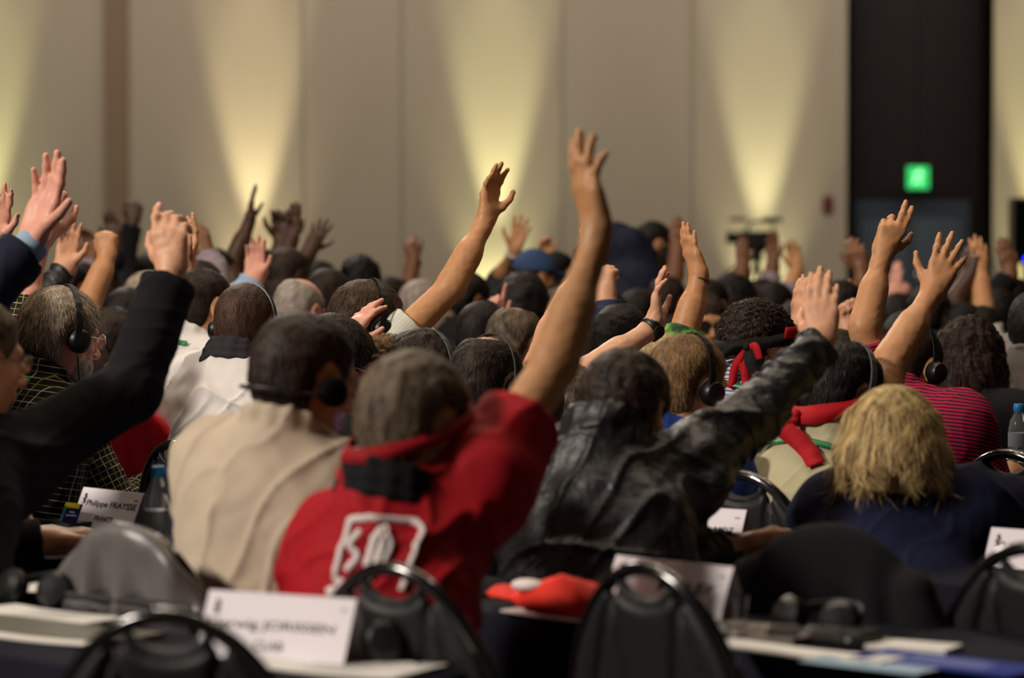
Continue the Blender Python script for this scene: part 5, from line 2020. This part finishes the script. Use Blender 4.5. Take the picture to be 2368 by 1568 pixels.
person('person with tan bare arm and white sleeve right of the dark recess', (2230, 770, 560), 40, skin_='tan', hair=('short', 'black'), top=('plain', 'white'), h=.007, sleeve=.8,
       R=dict(e=(2275, 715, .05), w=(2266, 620, .1), t=(2262, 545, .1), th=(-1, 0, 0), pose='open', slv=.7))
person('person with grey cap of hair and headband before the recess', (2150, 730, 560), 40, skin_='dark', hair=('short', 'black'), top=('plain', 'black'), h=.007, sleeve=.5,
       R=dict(e=(2205, 695, .1), w=(2240, 625, .1), t=(2248, 560, .1), pose='open', slv=.5))
person('person with thin pinkish arm raised before the grey door', (2010, 735, 460), 40, skin_='pink', hair=('short', 'dark'), top=('plain', 'darkred'), h=.008, sleeve=.4,
       R=dict(e=(2040, 690, .1), w=(2070, 655, .1), t=(2078, 606, .1), pose='flat', slv=.4))
person('person with a big brown cupped hand at the left side of the dark recess', (1985, 790, 560), 40, skin_='brown', hair=('short', 'black'), top=('plain', 'black'), h=.007, sleeve=.4,
       R=dict(e=(1998, 715, .1), w=(1994, 630, .1), t=(1968, 545, .1), th=(-1, .3, 0), pose='relaxed', slv=.4))
person('person with dark red headscarf below the thin pinkish arm', (2080, 745, 520), 40, skin_='brown', hair=('short', 'black'), top=('plain', 'darkred'), h=.007, extra=['band_blur'])

# standing photographer
person('standing photographer in dark navy bent over a camera', (1513, 566, 420), 62, 74, 20, lean=24, b=1.3, skin_='tan', hair=('short', 'black'), top=('coat', 'navysuit'), h=.008, stand=True,
       sR=(1462, 566, -.05), sL=(1425, 552, .15), neck=.06,
       R=dict(e=(1445, 660, -.1), w=(1520, 612, .0), t=(1540, 585, .05), th=(0, 1, .3), pose='half'),
       L=dict(e=(1352, 590, .1), w=(1535, 605, .1), t=(1550, 580, .1), th=(0, -1, .3), pose='half'))
c = P(1543, 588, FPX / 420 - .02)
root = empty('photo_camera', c, 'black photo camera held by the standing photographer', 'camera')
MB().box((0, 0, 0), (.08, .13, .09), bev=.01).build('camera_body', M_BLKPL, root, ang=40)
MB().lathe([(.035, 0), (.038, .10), (.001, .10)], (.04, 0, 0), (1, 0, 0), 16).build('camera_lens', M_BLKPL, root, ang=40)

# ---- far raised hands: label, head px, s, skin, cloth, elbow, wrist, tip, pose, sleeve length, thumb
far = [
    ('person with a thin dark arm stretched before the second wall light', (498, 640), 520, 'dark', 'blacksuit', (535, 612), (578, 512), (586, 428), 'flat', .3, (0, 1, 0)),
    ('person with two dark fingers spread before the second wall light', (610, 640), 500, 'dark', 'black', (640, 600), (652, 560), (648, 480), 'half', 1.0, (-1, 0, 0)),
    ('person with a narrow dark hand right beside the dark spread fingers', (640, 660), 500, 'dark', 'brownc', (655, 610), (672, 555), (680, 468), 'flat', .8, (1, 0, 0)),
    ('person with a dark splayed hand and black sleeve', (668, 640), 520, 'dark', 'black', (680, 640), (716, 580), (752, 505), 'spread', 1.3, (1, 0, -.2)),
    ('person with a pink hand and light blue cuff', (560, 740), 640, 'pink', 'lightblue', (560, 690), (588, 622), (594, 545), 'open', 1.95, (1, 0, .2)),
    ('person with a bent brown arm and wristwatch before the grey wall', (920, 700), 440, 'brown', 'black', (945, 660), (958, 600), (944, 542), 'half', .5, (1, 0, 0)),
    ('person with a lilac sleeve raised left of the second wall light', (470, 680), 600, 'brown', 'lilac', (492, 625), (466, 552), (455, 505), 'relaxed', 1.9, (-1, 0, 0)),
    ('person with a dark blurred hand left of the black straight sleeve', (235, 660), 470, 'dark', 'black', (262, 600), (262, 550), (255, 488), 'open', 1.2, (-1, 0, 0)),
    ('person with a straight black sleeve and small dark fist', (280, 680), 440, 'dark', 'black', (290, 600), (306, 520), (312, 465), 'fist', 1.95, (-1, 0, 0)),
    ('person with a brown blurred hand near the tan fist', (190, 670), 500, 'brown', 'lilac', (205, 650), (214, 590), (202, 525), 'relaxed', 1.8, (-1, 0, 0)),
    ('person with a pale hand cut off by the left edge', (-60, 700), 900, 'pink', 'charcoal', (-40, 640), (-12, 530), (6, 425), 'open', 1.5, (1, 0, 0)),
    ('person with a brown hand raised under the video camera lens', (1690, 690), 440, 'brown', 'charcoal', (1708, 670), (1718, 606), (1714, 545), 'open', .6, (1, 0, 0)),
    ('person with a black sleeve raised right under the video camera', (1765, 700), 440, 'brown', 'lilac', (1778, 670), (1788, 600), (1784, 535), 'flat', 1.6, (1, 0, 0)),
    ('person with a pale lilac sleeve and brown hand right of the video camera', (1795, 710), 460, 'tan', 'lilac', (1822, 680), (1842, 622), (1830, 552), 'open', 1.4, (-1, 0, 0)),
    ('person with a small tan hand behind the blue cap', (1290, 640), 460, 'tan', 'charcoal', (1275, 640), (1262, 590), (1256, 545), 'half', .9, (1, 0, 0)),
    ('person with a brown arm behind the bracelet hand', (1545, 700), 480, 'brown', 'charcoal', (1560, 640), (1566, 570), (1562, 500), 'flat', .6, (1, 0, 0)),
    ('person with a pink finger pair left of the recess crowd', (1950, 720), 560, 'pink', 'black', (1958, 720), (1962, 690), (1960, 652), 'flat', 1.2, (1, 0, 0)),
    ('person with a dark hand at the foot of the recess', (2230, 690), 440, 'brown', 'black', (2205, 690), (2230, 655), (2215, 600), 'open', .8, (-1, 0, 0)),
]
for i, (lb, hd, s, sk, clo, e, w_, t, pose, slv, th) in enumerate(far):
    sd = 'R' if i % 2 == 0 else 'L'
    ex = []
    if 'wristwatch' in lb: ex = [('wristband', sd, .02, M_BLKPL, .03, .032, 'watch', True)]
    person(lb, (hd[0], hd[1], s), 40 + (i * 7) % 15, lean=8, skin_=sk, hair=('short', 'black' if i % 3 else 'dark'), top=('plain', clo), h=.008,
           extra=ex, **{sd: dict(e=e + (.05,), w=w_ + (.08,), t=t + (.09,), th=th, pose=pose, slv=slv)})

# ---- heads filling the rows behind
fill = [
    ('black hair beside the thin dark arm', (545, 672), 480, 'dark', 'bowl', 'black', 'black'), ('dark hair under the tilted tripod handle', (1640, 712), 520, 'tan', 'short', 'black', 'black'),
    ('black hair in front of the video camera', (1700, 700), 480, 'brown', 'bowl', 'black', 'charcoal'), ('short black hair beyond the curly head', (1850, 765), 560, 'brown', 'short', 'black', 'black'),
    ('dark hair between the bare arm and the blue cap', (1082, 700), 560, 'brown', 'short', 'black', 'blacksuit'), ('grey hair behind the white checked sleeve', (975, 712), 520, 'pink', 'short', 'white', 'lilac'),
    ('pinkish profile under the bare elbow', (1040, 760), 560, 'pink', 'ring', 'greybrown', 'slate'), ('black hair beyond the slate sleeve', (1405, 745), 560, 'brown', 'short', 'black', 'black'),
    ('dark head over red cloth behind the watch hand', (1480, 735), 520, 'brown', 'short', 'black', 'darkred'), ('dark head beyond the tan fist forearm', (160, 672), 520, 'brown', 'short', 'black', 'black'),
    ('black hair right of the straight black sleeve', (352, 640), 430, 'brown', 'short', 'black', 'black'), ('dark hair behind the headset earcup', (905, 700), 470, 'tan', 'short', 'dark', 'blue'),
    ('black hair at the foot of the dark recess', (2180, 760), 520, 'brown', 'bowl', 'black', 'black'), ('black hair left of the exit door', (1905, 720), 480, 'dark', 'short', 'black', 'charcoal'),
    ('dark hair next to the right wall light', (2275, 780), 560, 'brown', 'short', 'black', 'black'), ('brown hair above the white shirt collar', (420, 668), 520, 'tan', 'short', 'dark', 'charcoal'),
    ('dark hair left of the pink hand', (300, 745), 620, 'brown', 'short', 'black', 'lilac'), ('dark hair behind the red arm', (1310, 740), 560, 'brown', 'bowl', 'black', 'blacksuit'),
    ('black hair far right behind the curly brown hair', (2345, 700), 460, 'brown', 'short', 'black', 'darkred'),
    ('short dark hair beyond the grey jacket', (265, 800), 700, 'tan', 'short', 'dark', 'charcoal'), ('dark head between two raised forearms', (2100, 800), 640, 'brown', 'short', 'black', 'lilac'),
]
for i, (lb, hd, s, sk, hst, hc, clo) in enumerate(fill):
    person('seated person seen from behind, ' + lb, (hd[0], hd[1], s), 34 + (i * 11) % 24, hp=8 + (i * 5) % 12, lean=8, skin_=sk, hair=(hst, hc), top=('plain', clo), h=.009)
